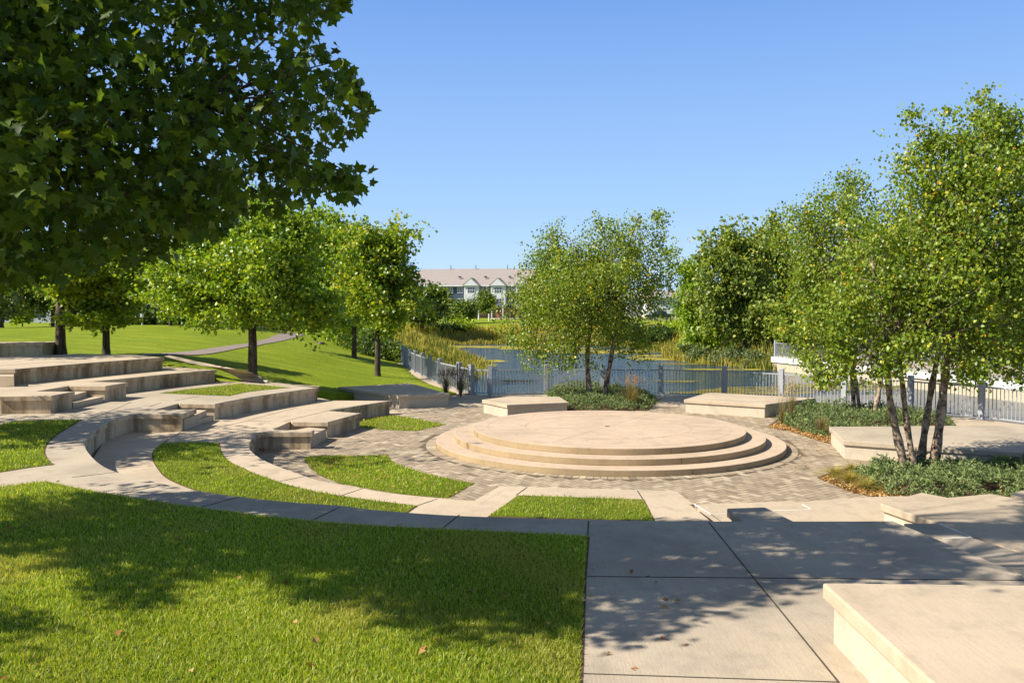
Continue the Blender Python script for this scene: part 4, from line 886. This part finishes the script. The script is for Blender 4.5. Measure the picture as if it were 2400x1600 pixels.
for (px_, py_, d_, bl, pal, lb) in [(1745, 850, 72, [(1720, 640, 62, 100), (1690, 590, 40, 50), (1760, 720, 60, 90), (1660, 690, 48, 80), (1735, 575, 44, 36)], [((.10, .15, .025), .38), ((.19, .25, .035), .36), ((.32, .34, .05), .26)], 'dense olive green tree on the right bank of the pond'),
        (1830, 850, 76, [(1800, 620, 70, 80), (1850, 700, 60, 90), (1790, 740, 50, 80), (1815, 570, 52, 48), (1840, 800, 60, 40)], [((.10, .15, .02), .38), ((.19, .24, .03), .36), ((.34, .33, .05), .26)], 'dense green tree just behind the end of the white canal wall'), (1640, 840, 78, [(1640, 730, 40, 66), (1625, 660, 32, 60), (1650, 800, 50, 40)], PAL_LINDEN, 'lighter small tree at the water edge left of the dense bank trees'),
        (1930, 850, 74, [(1950, 680, 80, 90), (2010, 740, 80, 60)], PAL_DARK, 'dark tree behind the far promenade, left of the near birch'), (2180, 850, 66, [(2150, 730, 90, 90), (2080, 690, 70, 80)], PAL_DARK, 'dark tree behind the far promenade under the near birch'), (2400, 850, 62, [(2340, 720, 110, 110), (2440, 660, 90, 100)], PAL_MID, 'green tree behind the far promenade at the right photo edge')]:
    tree('bank_tree', lb, foot(px_, py_, d_), 2, .2, [B(a, b_, d_, c_, e_) for a, b_, c_, e_ in bl], 900, 12, .25, pal, 120+i, .42, .5, twigs=30, group='trees on the right bank', rough=.22); i += 1
shrub('bank_shrub', 'olive undergrowth along the water edge left of the white canal wall', [B(1610, 830, 78, 26, 22), B(1660, 838, 74, 36, 20), B(1720, 840, 70, 40, 22), B(1780, 845, 67, 32, 24)], 560, 11, .2, PAL_SAGE, 131, .36, asp=.7)
shrub('bank_shrub', 'low green hedge on the far promenade behind its fence', [(x_, y_, .5, 1.6, 1.6, .6) for x_, y_ in ((27.5, 63), (29, 58), (30.5, 53), (32, 48), (33.5, 43), (35, 38))], 800, 11, .16, PAL_MID, 132, .3)
# ------------------------------------------------------------------ planting beds
def bed(poly, z, hgt, dens, seed, label, edge=None, pal=None, gold=None):
    o = MB().prism(poly, -.05, z).build('bed_mulch', M_mulch); tag(o, kind='structure')
    r = np.random.default_rng(seed); P = np.array(edge or poly); x0, y0 = P.min(0); x1, y1 = P.max(0); n = int((x1-x0)*(y1-y0)*dens)
    x = r.uniform(x0, x1, n); y = r.uniform(y0, y1, n); k = inside(edge or poly, x, y); x, y = x[k], y[k]; n = len(x)
    hk = (np.sin(x*2.3+np.sin(y*3.1))*np.sin(y*2.9+np.sin(x*1.7)*1.3) < .62) | (r.random(n) < .25); x, y = x[hk], y[hk]; n = len(x)
    e = np.clip(polydist(edge or poly, x, y)/.45, 0.15, 1); lump = .55+.3*np.sin(x*3.1+np.sin(y*2.7)*1.4)*np.sin(y*3.6+np.sin(x*2.2))+.28*np.sin(x*7.3+y*2)*np.sin(y*8.1-x*3)
    top = z+hgt*e*lump; C = np.stack([x, y, z+(top-z)*(1-.4*r.random(n)**2)], 1); per = 14; ci = np.repeat(np.arange(n), per); N_ = n*per
    dr = unit(r.normal(0, 1, (n, 3))*np.array([1, 1, .3])+np.array([0, 0, .55])); t_ = r.uniform(0, 1, N_)
    c = C[ci]+dr[ci]*(t_*.16)[:, None]; ax = unit(dr[ci]+r.normal(0, .55, (N_, 3))); nr = unit(r.normal(0, 1, (N_, 3))+np.array([0, 0, .4]))
    pl = pal or [((.08, .12, .04), .30), ((.16, .215, .07), .32), ((.27, .335, .13), .24), ((.36, .38, .14), .14)]
    T = pick(r, pl, N_, r.random(n)[ci]); o = link('juniper', leafmesh('juniper', c, ax, nr, .058*r.uniform(.6, 1.4, N_), T, 'leaf', .32), M_juni); tag(o, label, 'juniper', kind='stuff')
BC = path(0, '0 1283,925 1296,960 1400,966 1520,962 1540,940 1500,922 1400,912 1320,910')
bed(BC, .03, .38, 190, 141, 'low blue green juniper ground cover around the central birch')
BM = path(0, 'g 735,600 575,712 900,765 1250,885 1445,945 1440,720') + path(0, 'g 2270,720 3200,720 3100,600 2300,520 1800,480 1200,430 800,480')
BMe = path(0, 'g 740,600 780,690 950,750 1200,835 1360,870 1440,800 2270,730 3150,720 3050,620 2300,530 1800,490 1200,450 900,500')
bed(BM, .03, .40, 170, 142, 'juniper ground cover in the middle bed between two benches', BMe)
BR = path(0, '4 930,1120 1080,1062 1480,1045 2352,1040 2800,1060 2800,1330 2000,1320 1400,1260 1150,1215')
BRe = path(0, '4 1180,1080 1480,1060 2352,1060 2750,1080 2750,1310 2000,1300 1440,1250 1280,1200')
bed(BR, .03, .42, 260, 143, 'juniper ground cover in the near right bed at the birch foot', BRe)
def litter(poly, z, n, seed, pal, label, size=.05, zr=.02):
    r = np.random.default_rng(seed); P = np.array(poly); lo_, hi = P.min(0), P.max(0); x = r.uniform(lo_[0], hi[0], n*4); y = r.uniform(lo_[1], hi[1], n*4); k = inside(poly, x, y); x, y = x[k][:n], y[k][:n]; n = len(x)
    c = np.stack([x, y, z+r.uniform(.003, zr, n)], 1); ax = unit(np.stack([r.normal(0, 1, n), r.normal(0, 1, n), r.normal(0, .25, n)], 1)); nr = unit(r.normal(0, .35, (n, 3))+np.array([0, 0, 1]))
    o = link('fallen_leaves', leafmesh('fallen_leaves', c, ax, nr, size*r.uniform(.6, 1.4, n), pick(r, pal, n), 'star' if size > .07 else 'leaf', 1.1, .5), M_litter); tag(o, label, 'leaves', kind='stuff')
PAL_DRY = [((.42, .24, .08), .4), ((.5, .34, .14), .35), ((.30, .13, .05), .25)]
litter(path(.03, 'g 580,710 760,640 1440,800 1445,940 1250,883 900,765'), .03, 2200, 151, PAL_DRY, 'brown and orange fallen leaves along the edge of the middle bed')
litter(path(.03, '4 945,1118 1200,1070 1420,1090 1540,1250 1400,1258 1160,1213'), .03, 2200, 152, PAL_DRY, 'dry fallen leaves at the tip of the near right bed')
litter(GC, z2+.03, 130, 153, PAL_DRY, 'scattered dry maple leaves lying on the foreground lawn', .056, .03)
litter(GF, .04, 90, 154, PAL_DRY, 'few dry leaves on the leaf-shaped grass island', .05)
litter(GG, .04, 110, 155, PAL_DRY, 'few dry leaves on the triangular grass island', .05)
litter(path(0, 'g 300,600 900,800 1400,960 1200,1300 700,1400 850,1050 600,800'), .012, 60, 156, PAL_DRY, 'a few dry leaves on the brick paving right of the stage', .05)
litter(path(z2, '6 350,400 350,900 900,960 700,500'), z2, 14, 157, PAL_DRY, 'a few dry leaves on the near concrete deck', .06)
litter(path(.0, 'c 300,1060 420,1080 330,1120 250,1100'), .012, 40, 158, PAL_DRY, 'dry leaves blown into the corner under the lowest curved wall', .05)
def clump(label, x, y, z, h, spread, n, seed, pal, wd=.012, plume=None):
    r = np.random.default_rng(seed); t = thing('ornamental_grass', label, 'grass clump', (x, y, z), group='ornamental grass clumps'); a = r.uniform(0, 6.283, n); hh = h*r.uniform(.55, 1.1, n); sp = spread*r.uniform(.1, 1, n)
    V = []; S = []; I = []
    k = np.arange(4)/3; o_ = 0
    for i in range(n):
        dx, dy = math.cos(a[i]), math.sin(a[i]); w_ = wd*r.uniform(.6, 1.2)
        for q in k:
            rr = sp[i]*q**1.8; zz = hh[i]*(q-.18*q*q*sp[i]/max(h, .1)*2); ww = w_*(1-q*.9)/2+.001; V += [(dx*rr-dy*ww, dy*rr+dx*ww, zz), (dx*rr+dy*ww, dy*rr-dx*ww, zz)]
        for q in range(3): I += [o_+2*q, o_+2*q+1, o_+2*q+3, o_+2*q+2]; S.append(4)
        o_ += 8
    T = np.repeat(pick(r, pal, n), 3, 0); link('blades', npmesh('blades', np.array(V), np.array(S), np.array(I), T), M_reed, t)
    if plume:
        m = 12*plume[1]; c = []; 
        for i in range(plume[1]):
            aa = r.uniform(0, 6.283); rr = spread*r.uniform(.1, .8); hz = h*r.uniform(.95, 1.25)
            for q in range(12): c.append((math.cos(aa)*rr*(1+q*.015), math.sin(aa)*rr*(1+q*.015), hz-.22+q*.02))
        c = np.array(c); ax = unit(r.normal(0, .6, (m, 3))+np.array([0, 0, 1])); nr = unit(r.normal(0, 1, (m, 3))); link('plume', leafmesh('plume', c, ax, nr, np.full(m, .045), pick(r, [(plume[0], 1)], m), 'leaf', .6), M_reed, t)
PG_T = [((.22, .17, .08), .5), ((.30, .24, .12), .3), ((.14, .15, .05), .2)]; PG_P = [((.16, .13, .10), .4), ((.22, .16, .14), .4), ((.10, .13, .06), .2)]; PG_G = [((.34, .28, .06), .5), ((.26, .24, .05), .3), ((.42, .34, .12), .2)]
clump('purple plumed fountain grass left of the fence corner, left one', *W('0', 1045, 930, .02), .0, 1.0, .55, 330, 161, PG_P, plume=((.25, .15, .17), 60))
clump('purple plumed fountain grass left of the fence corner, right one', *W('0', 1080, 932, .02), .0, 1.05, .55, 330, 162, PG_P, plume=((.27, .16, .17), 60))
clump('tan ornamental grass clump right of the central birch', *W('0', 1478, 956, .02), .02, 1.0, .75, 480, 163, PG_T, plume=((.3, .2, .13), 50))
clump('tall wispy pale grass in front of the shaded bench side', *W('0', 1855, 985, .02), .02, 1.15, .4, 160, 164, PG_T, .008, plume=((.42, .34, .2), 26))
clump('tall wispy pale grass at the left tip of the middle bed', *W('0', 1832, 995, .02), .02, 1.0, .55, 120, 165, PG_T, .008, plume=((.42, .34, .2), 16))
clump('brown grass tuft near the left end of the big right bench', *W('0', 1925, 1020, .02), .02, .6, .4, 260, 166, PG_T)
for i, (a_, b_) in enumerate([((4, 1050, 1110), 'first'), ((4, 1150, 1150), 'second'), ((4, 1270, 1200), 'third'), ((4, 1160, 1085), 'fourth')]):
    x_, y_ = W('4', a_[1], a_[2], .02)
    clump(['flat golden grass mound at the very tip of the near right bed', 'flat golden grass mound in front of the dry leaves in the near right bed', 'golden grass mound closest to the right landing', 'golden grass mound nearest the big right bench front'][i], x_, y_, .02, .30, .62, 340, 170+i, PG_G, .010)
# reeds and meadow
def reeds(poly, h, dens, seed, label, pal, wd=.03, name='reeds'):
    r = np.random.default_rng(seed); P = np.array(poly); lo_, hi = P.min(0), P.max(0); n = int((hi[0]-lo_[0])*(hi[1]-lo_[1])*dens); x = r.uniform(lo_[0], hi[0], n); y = r.uniform(lo_[1], hi[1], n); k = inside(poly, x, y); x, y = x[k], y[k]
    z = np.maximum(height(x, y), WZ-.05); n = len(x); lump = .65+.35*np.sin(x*.9+np.sin(y*.6)*2)*np.sin(y*.7+x*.3); hh = h*r.uniform(.5, 1.2, n)*lump
    a = r.uniform(0, 6.283, n); w_ = wd*r.uniform(.6, 1.3, n); dx, dy = np.cos(a)*w_, np.sin(a)*w_; lx, ly = r.normal(0, .16, n)*hh, r.normal(0, .16, n)*hh
    V = np.stack([np.stack([x-dx, y-dy, z], 1), np.stack([x+dx, y+dy, z], 1), np.stack([x+lx+dx*.7, y+ly+dy*.7, z+hh*.8], 1), np.stack([x+lx*1.2, y+ly*1.2, z+hh], 1), np.stack([x+lx-dx*.7, y+ly-dy*.7, z+hh*.8], 1)], 1)
    cl = .5+.5*np.sin(x*.5+1.7*np.sin(y*.23))*np.sin(y*.31)
    o = link(name, npmesh(name, V.reshape(-1, 3), np.full(n, 5), np.arange(5*n), pick(r, pal, n, cl)), M_reed); tag(o, label, 'reeds', kind='stuff')
PAL_REED = [((.14, .17, .03), .3), ((.24, .23, .045), .3), ((.36, .30, .06), .25), ((.30, .20, .09), .15)]
PAL_RGOLD = [((.26, .24, .04), .3), ((.40, .34, .05), .45), ((.34, .24, .08), .25)]
reeds([(-2.4, 38), (-1.2, 37), (-2.6, 44), (-2.6, 52), (-1.8, 60), (-1.6, 69), (-3.6, 76), (-7.5, 80), (-9, 70), (-8.6, 61), (-6.2, 52), (-4.3, 43.5)], .8, 30, 181, 'yellow green reeds on the left bank behind the fence', PAL_REED)
reeds([(-16, 113), (-9, 115), (4, 118), (12, 117), (16, 110), (19, 96), (24, 98), (24, 124), (0, 128), (-18, 126)], 1.3, 13, 182, 'goldenrod and tall meadow grass along the far shore', PAL_RGOLD, .05)
reeds([(-14, 100), (-8, 90), (-5, 80), (-3.2, 72), (-6, 70), (-12, 78), (-20, 96), (-20, 112), (-15, 112)], 1.3, 13, 183, 'mixed meadow grass on the left shore of the pond', PAL_REED, .05)
reeds([(18, 96), (16.5, 84), (15.6, 76), (17.5, 69), (21, 64.5), (24, 66), (22, 76), (22, 96)], 1.3, 16, 184, 'tall grass on the right shore of the pond', PAL_REED, .045)
shore = [(POND[i][0], POND[i][1]) for i in range(4, 18)]
inn = offset(POND, .9); out = offset(POND, -2.6)
reeds([inn[i] for i in range(5, 18)]+[out[i] for i in range(17, 4, -1)], 1.15, 34, 186, 'dense reeds standing right in the water edge around the pond', PAL_REED, .045)
reeds([(6, 113), (11, 109), (12, 111), (8, 116)], 1.0, 20, 185, 'brown reed tuft at the far shore', PAL_REED, .05)
# ------------------------------------------------------------------ buildings
M_roof = concrete('shingle_roof', (.30, .26, .235), var=.06); M_blue = mat('blue_siding', (.045, .07, .115), .75); M_wsid = mat('white_siding', (.60, .60, .62), .7); M_glass = mat('window_glass', (.035, .05, .07), .08, .6)
M_brick = concrete('red_brick', (.30, .14, .10)); M_stone = concrete('grey_stone', (.46, .46, .48)); M_slate = mat('slate_roof', (.13, .15, .18), .8)
def window(par, x, z, w_, h_, y=-.06, nx=2, ny=2, bars=True):
    f = MB().box((x, y, z), (w_+.25, .12, h_+.25)).build('window', M_wsid, par); g = MB().box((x, y-.05, z), (w_, .06, h_)).build('pane', M_glass, f)
    if bars:
        b = MB()
        for i in range(1, nx): b.box((x-w_/2+w_*i/nx, y-.09, z), (.09, .04, h_))
        for i in range(1, ny): b.box((x, y-.095, z-h_/2+h_*i/ny), (w_, .04, .09))
        b.build('muntin', M_wsid, f)
def gable(mb, x0, x1, y0, y1, z0, zr, axis='y', ov=.4):
    """roof prism; ridge along axis"""
    if axis == 'x': mb.add([(x0, y0, z0), (x1, y0, z0), (x1, y1, z0), (x0, y1, z0), (x0, (y0+y1)/2, zr), (x1, (y0+y1)/2, zr)], [(0, 1, 5, 4), (2, 3, 4, 5), (1, 2, 5), (3, 0, 4), (3, 2, 1, 0)])
    else: mb.add([(x0, y0, z0), (x1, y0, z0), (x1, y1, z0), (x0, y1, z0), ((x0+x1)/2, y0, zr), ((x0+x1)/2, y1, zr)], [(1, 2, 5, 4), (3, 0, 4, 5), (0, 1, 4), (2, 3, 5), (3, 2, 1, 0)])
D = 212; k_ = D/F
ax_, ay_, az_ = A(1145, 747, D); gz = 1.75
bd = thing('apartment_building', 'blue and white apartment building with long tan roof across the pond', 'building', (ax_, D, gz), rz=math.radians(-7))
def lx(px): return (px-1145)*k_
eave = 8.2
MB().box((lx(1130), 9, eave/2), (46, 18, eave)).build('wall', M_blue, bd)
MB().box((lx(1130), 8.9, 1.3), (46.3, 18.2, 2.6)).build('brick_base', M_brick, bd)
rf = MB(); x0, x1 = lx(1130)-23.6, lx(1130)+23.6
rf.add([(x0, -.7, eave), (x1, -.7, eave), (x1, 18.7, eave), (x0, 18.7, eave), (x0+6, 9, eave+4.75), (x1, 9, eave+4.75)], [(0, 1, 5, 4), (2, 3, 4, 5), (1, 2, 5), (3, 0, 4), (3, 2, 1, 0)])
rfo = rf.build('roof', M_roof, bd)
for px_, s_ in ((1072, 1), (1134, 1), (1192, 1), (1250, 0)): MB().box((lx(px_), 3.1, eave+2.35), (.7, .5, .35)).build('roof_vent', M_dark, rfo)
for px_ in (1040, 1102, 1180, 1230): MB().tube([(lx(px_), 8.6, eave+4.6), (lx(px_), 8.6, eave+5.7)], [.09, .09]).build('vent_pipe', M_dark, rfo)
MB().box((lx(1130), -.72, eave-.05), (47.4, .2, .35)).build('eave_trim', M_wsid, bd)
for px_ in (1107, 1170, 1228):
    xx = lx(px_); b = MB().box((xx, -1.0, 5.3), (3.7, 2.0, 5.8)).build('bay', M_wsid, bd); m2 = MB(); gable(m2, xx-2.35, xx+2.35, -2.5, 4.5, eave-.05, eave+1.95); m2.build('bay_roof', M_roof, b)
    m3 = MB(); m3.add([(xx-1.85, -2.02, eave-.06), (xx+1.85, -2.02, eave-.06), (xx, -2.02, eave+1.5), (xx-1.85, -2.54, eave-.06), (xx+1.85, -2.54, eave-.06), (xx, -2.54, eave+1.62)], [(0, 2, 1), (3, 4, 5), (0, 1, 4, 3), (1, 2, 5, 4), (2, 0, 3, 5)]); m3.build('bay_gable', M_wsid, b)
    window(bd, xx, 7.0, 1.7, 1.2, -2.06, 3, 2); MB().box((xx, -2.05, 5.6), (1.7, .08, 1.3)).build('panel', M_wsid, bd); window(bd, xx, 4.2, 1.7, 1.2, -2.06, 3, 2)
for px_ in (1024, 1054, 1077, 1187, 1200, 1140, 1126, 1245):
    for z_ in (7.0, 4.2): window(bd, lx(px_), z_, 1.15, 1.2)
pr = MB(); gable(pr, lx(1155), lx(1188), -4.2, 0, 3.0, 4.3); MB().box((lx(1171), -2.6, 3.05), (3.9, 3.6, .25)).build('porch_roof', M_slate, bd)
pr.build('porch_gable', M_slate, bd)
for px_ in (1158, 1184): MB().box((lx(px_), -4.1, 1.45), (.25, .25, 2.9)).build('porch_post', M_wsid, bd)
MB().box((lx(1175), -.2, 1.2), (1.0, .2, 2.2)).build('door', mat('red_door', (.22, .06, .05), .5), bd)
stb = MB()
for i in range(6): stb.box((lx(1040)+i*.45, -1.6, .25+i*.25), (.06, .06, 1.1)); stb.box((lx(1020)+i*.45, -1.6, 1.4), (.06, .06, 1.1))
stb.box((lx(1026), -1.6, 1.95), (3.0, .08, .08)); stb.build('stair_railing', M_wsid, bd)
for i, px_ in enumerate((1161, 1174)):
    x_, y_, z_ = A(px_, 742, 190); clump(['round tan grass tuft before the porch, left', 'round tan grass tuft before the porch, right'][i], x_, y_, z_, 1.3, .8, 160, 190+i, PG_T, .05)
# far lamps and poles
def lamp(label, px_, pt, pb, d, arm=True, rr=.06):
    x_, y_, zb = A(px_, pb, d); zt = A(px_, pt, d)[2]; t = thing('street_lamp', label, 'lamp', (x_, y_, zb)); h_ = zt-zb
    MB().tube([(0, 0, -.3), (0, 0, h_*.5), (0, 0, h_)], [rr*1.4, rr, rr*.8], 8).build('pole', M_wsid, t)
    if arm: MB().box((-.35, 0, h_), (.9, .3, .14)).build('lamp_head', M_wsid, t, bevel=.03)
    else: MB().box((0, 0, h_+.05), (.22, .22, .3)).build('lamp_head', M_wsid, t, bevel=.04)
lamp('white lamp post with a flat head in front of the apartment building', 1146, 707, 754, 165, True, .12)
lamp('short bollard lamp left of the white lamp post', 1122, 729, 745, 160, False, .12)
lamp('slim pale post on the crest of the lawn, left of the broad linden', 333, 741, 762, 66, False, .05); lamp('slim pale post on the crest behind the broad linden trunk', 496, 745, 762, 66, False, .05)
# railing by the path crest
x_, y_ = G(600, 783); p0_ = A(598, 781, 60); t = thing('handrail', 'low pale handrail by the crest of the asphalt path', 'railing', p0_)
p1_ = A(654, 782, 66); v_ = (p1_[0]-p0_[0], p1_[1]-p0_[1], p1_[2]-p0_[2])
MB().tube([(0, 0, .45), (v_[0], v_[1], v_[2]+.45)], [.03, .03]).build('rail', M_fence, t)
for f_ in (.02, .3, .98): MB().tube([(v_[0]*f_, v_[1]*f_, v_[2]*f_-.6), (v_[0]*f_, v_[1]*f_, v_[2]*f_+.45)], [.03, .03]).build('post', M_fence, t)
# grey stone building far left
gx, gy, gz_ = A(80, 754, 125); sb = thing('stone_building', 'pale grey stone building behind the far left trees', 'building', (gx, gy, gz_-.3))
MB().box((0, 5, 2.9), (11, 10, 5.8)).build('wall', M_stone, sb); m2 = MB(); gable(m2, -6.2, 6.2, -1, 11, 5.8, 9.2); m2.build('roof', M_slate, sb)
for x_, z_, w_, h_ in ((-3.3, 1.9, 2.2, 2.8), (.2, 1.9, 2.4, 3.0), (3.9, 1.9, 1.6, 2.6), (-3.4, 5.0, 2.2, 1.1)): window(sb, x_, z_, w_, h_, -.05, 1, 2)
MB().box((1.5, -3.2, .45), (13, .3, .9)).build('garden_wall', M_stone, sb)
gx, gy, gz_ = A(350, 700, 140); sb = thing('stone_building', 'slate roofed building glimpsed through the gap between left trees', 'building', (gx, gy, 1.5))
MB().box((0, 5, 4.6), (13, 10, 9.2)).build('wall', M_stone, sb); m2 = MB(); gable(m2, -7, 7, -1, 11, 9.2, 12.2, 'x'); m2.build('roof', M_slate, sb)
for x_ in (-4, 0, 4): window(sb, x_, 7.2, 1.4, 1.6)
# white houses at right
for i, (px_, d_, w_, h_, lb) in enumerate([(1502, 235, 7, 5.2, 'white gabled house seen through the birch, left one'), (1552, 225, 8.5, 5.6, 'white gabled house left of the dense bank trees')]):
    x_, y_, z_ = A(px_, 725, d_); t = thing('house', lb, 'house', (x_, y_, 1.5)); MB().box((0, 4, h_/2), (w_, 8, h_)).build('wall', M_wsid, t)
    m2 = MB(); gable(m2, -w_/2-.5, w_/2+.5, -.5, 8.5, h_, h_+2.0, 'x'); m2.build('roof', M_roof, t); m2 = MB(); gable(m2, -1.9, 1.9, -1.2, 4, h_-.05, h_+1.5); m2.build('gable', M_wsid, t)
    for xx in (-w_/3, 0, w_/3): window(t, xx, h_-1.3, .9, 1.2)
# parking strip and pickup
o = MB().prism([(36, 168), (75, 168), (75, 182), (36, 182), (10, 190), (10, 172)], 1.0, 1.62).build('parking_asphalt', M_asph); tag(o, kind='structure')
o = MB().prism([A(1160, 752, 185)[:2], A(1230, 752, 185)[:2], A(1230, 748, 200)[:2], A(1150, 748, 200)[:2]], 1.0, 1.78).build('far_walk', M_walk); tag(o, kind='structure')
tx, ty, tz = A(1550, 750, 172); tk = thing('pickup_truck', 'dark grey pickup parked beyond the pond, tail light showing', 'truck', (tx, ty, 1.64), rz=math.radians(22))
M_car = mat('dark_car_paint', (.03, .034, .04), .25, .6, .3); M_tyre = mat('tyre_rubber', (.02, .02, .02), .9); M_chr = mat('bumper_chrome', (.6, .6, .6), .25, .5, .8); M_tail = mat('tail_lamp_red', (.45, .02, .03), .4)
body = [(-2.9, .55), (-2.9, 1.0), (-2.7, 1.12), (-1.5, 1.18), (-1.0, 1.82), (.45, 1.86), (.85, 1.25), (2.85, 1.25), (2.9, 1.2), (2.9, .6), (2.3, .5), (-2.5, .45)]
b = MB(); n = len(body); vs = [(x, s*.98*(.86 if z > 1.4 else 1), z) for s in (-1, 1) for x, z in body]
b.add(vs, [tuple(range(n)), tuple(range(2*n-1, n-1, -1))]+[(i, n+i, n+(i+1) % n, (i+1) % n) for i in range(n)]); b.build('body', M_car, tk, bevel=.05)
g = MB(); g.box((-.35, -.93, 1.5), (1.25, .05, .42)); g.build('side_window', M_glass, tk); MB().box((.62, 0, 1.55), (.05, 1.45, .38)).build('rear_window', M_glass, tk)
for sx in (-1.85, 1.85):
    for sy in (-.9, .9):
        wv = MB().tube([(sx, sy-.13, .4), (sx, sy+.13, .4)], [.4, .4], 16).build('wheel', M_tyre, tk); MB().tube([(sx, sy-.14, .4), (sx, sy+.14, .4)], [.22, .22], 12).build('rim', M_chr, wv)
MB().box((2.97, 0, .62), (.2, 1.95, .24)).build('bumper', M_chr, tk, bevel=.03)
for sy in (-.88, .88): MB().box((2.9, sy, 1.02), (.08, .2, .36)).build('tail_light', M_tail, tk)
x_, y_, z_ = A(1598, 742, 172); t = thing('barrier', 'low red and white barrier board right of the pickup', 'barrier', (x_, y_, 1.64)); MB().box((0, 0, .75), (3.0, .1, .22)).build('board', M_wsid, t); MB().box((0, 0, .98), (3.0, .11, .1)).build('stripe', M_tail, t)
for s in (-1.3, 1.3): MB().box((s, 0, .45), (.1, .35, .9)).build('leg', M_wsid, t)
M_brickd = concrete('drain_concrete', (.2, .16, .12))
# drain stone on lawn
x_, y_ = G(752, 806); t = tag(MB().tube([(0, 0, -.1), (0, 0, .1)], [.3, .26], 12).build('drain_cover', M_brickd), 'small round concrete drain cover on the striped lawn', 'drain'); t.location = (x_, y_, float(hbase(np.array([x_]), np.array([y_]))[0])+.05)
# distant woodland all round the horizon
r = np.random.default_rng(5); C = []
for a in np.arange(-1.5, 1.55, .006):
    d_ = 330+60*math.sin(a*7)+r.uniform(-15, 15); hh = r.uniform(4.5, 7.5)*(1+.25*math.sin(a*23))
    for q in range(5): C.append((d_*math.sin(a)+r.normal(0, 2), d_*math.cos(a), 1.5+r.uniform(.2, 1)*hh))
c, ax, nr, s, T = leaves_at(r, np.array(C), 12, 1.3, 1.5, PAL_MID, .1, .8); tag(link('far_woodland', leafmesh('far_woodland', c, ax, nr, s, T), M_leaf), 'distant belt of woodland along the horizon', 'woodland', kind='stuff')
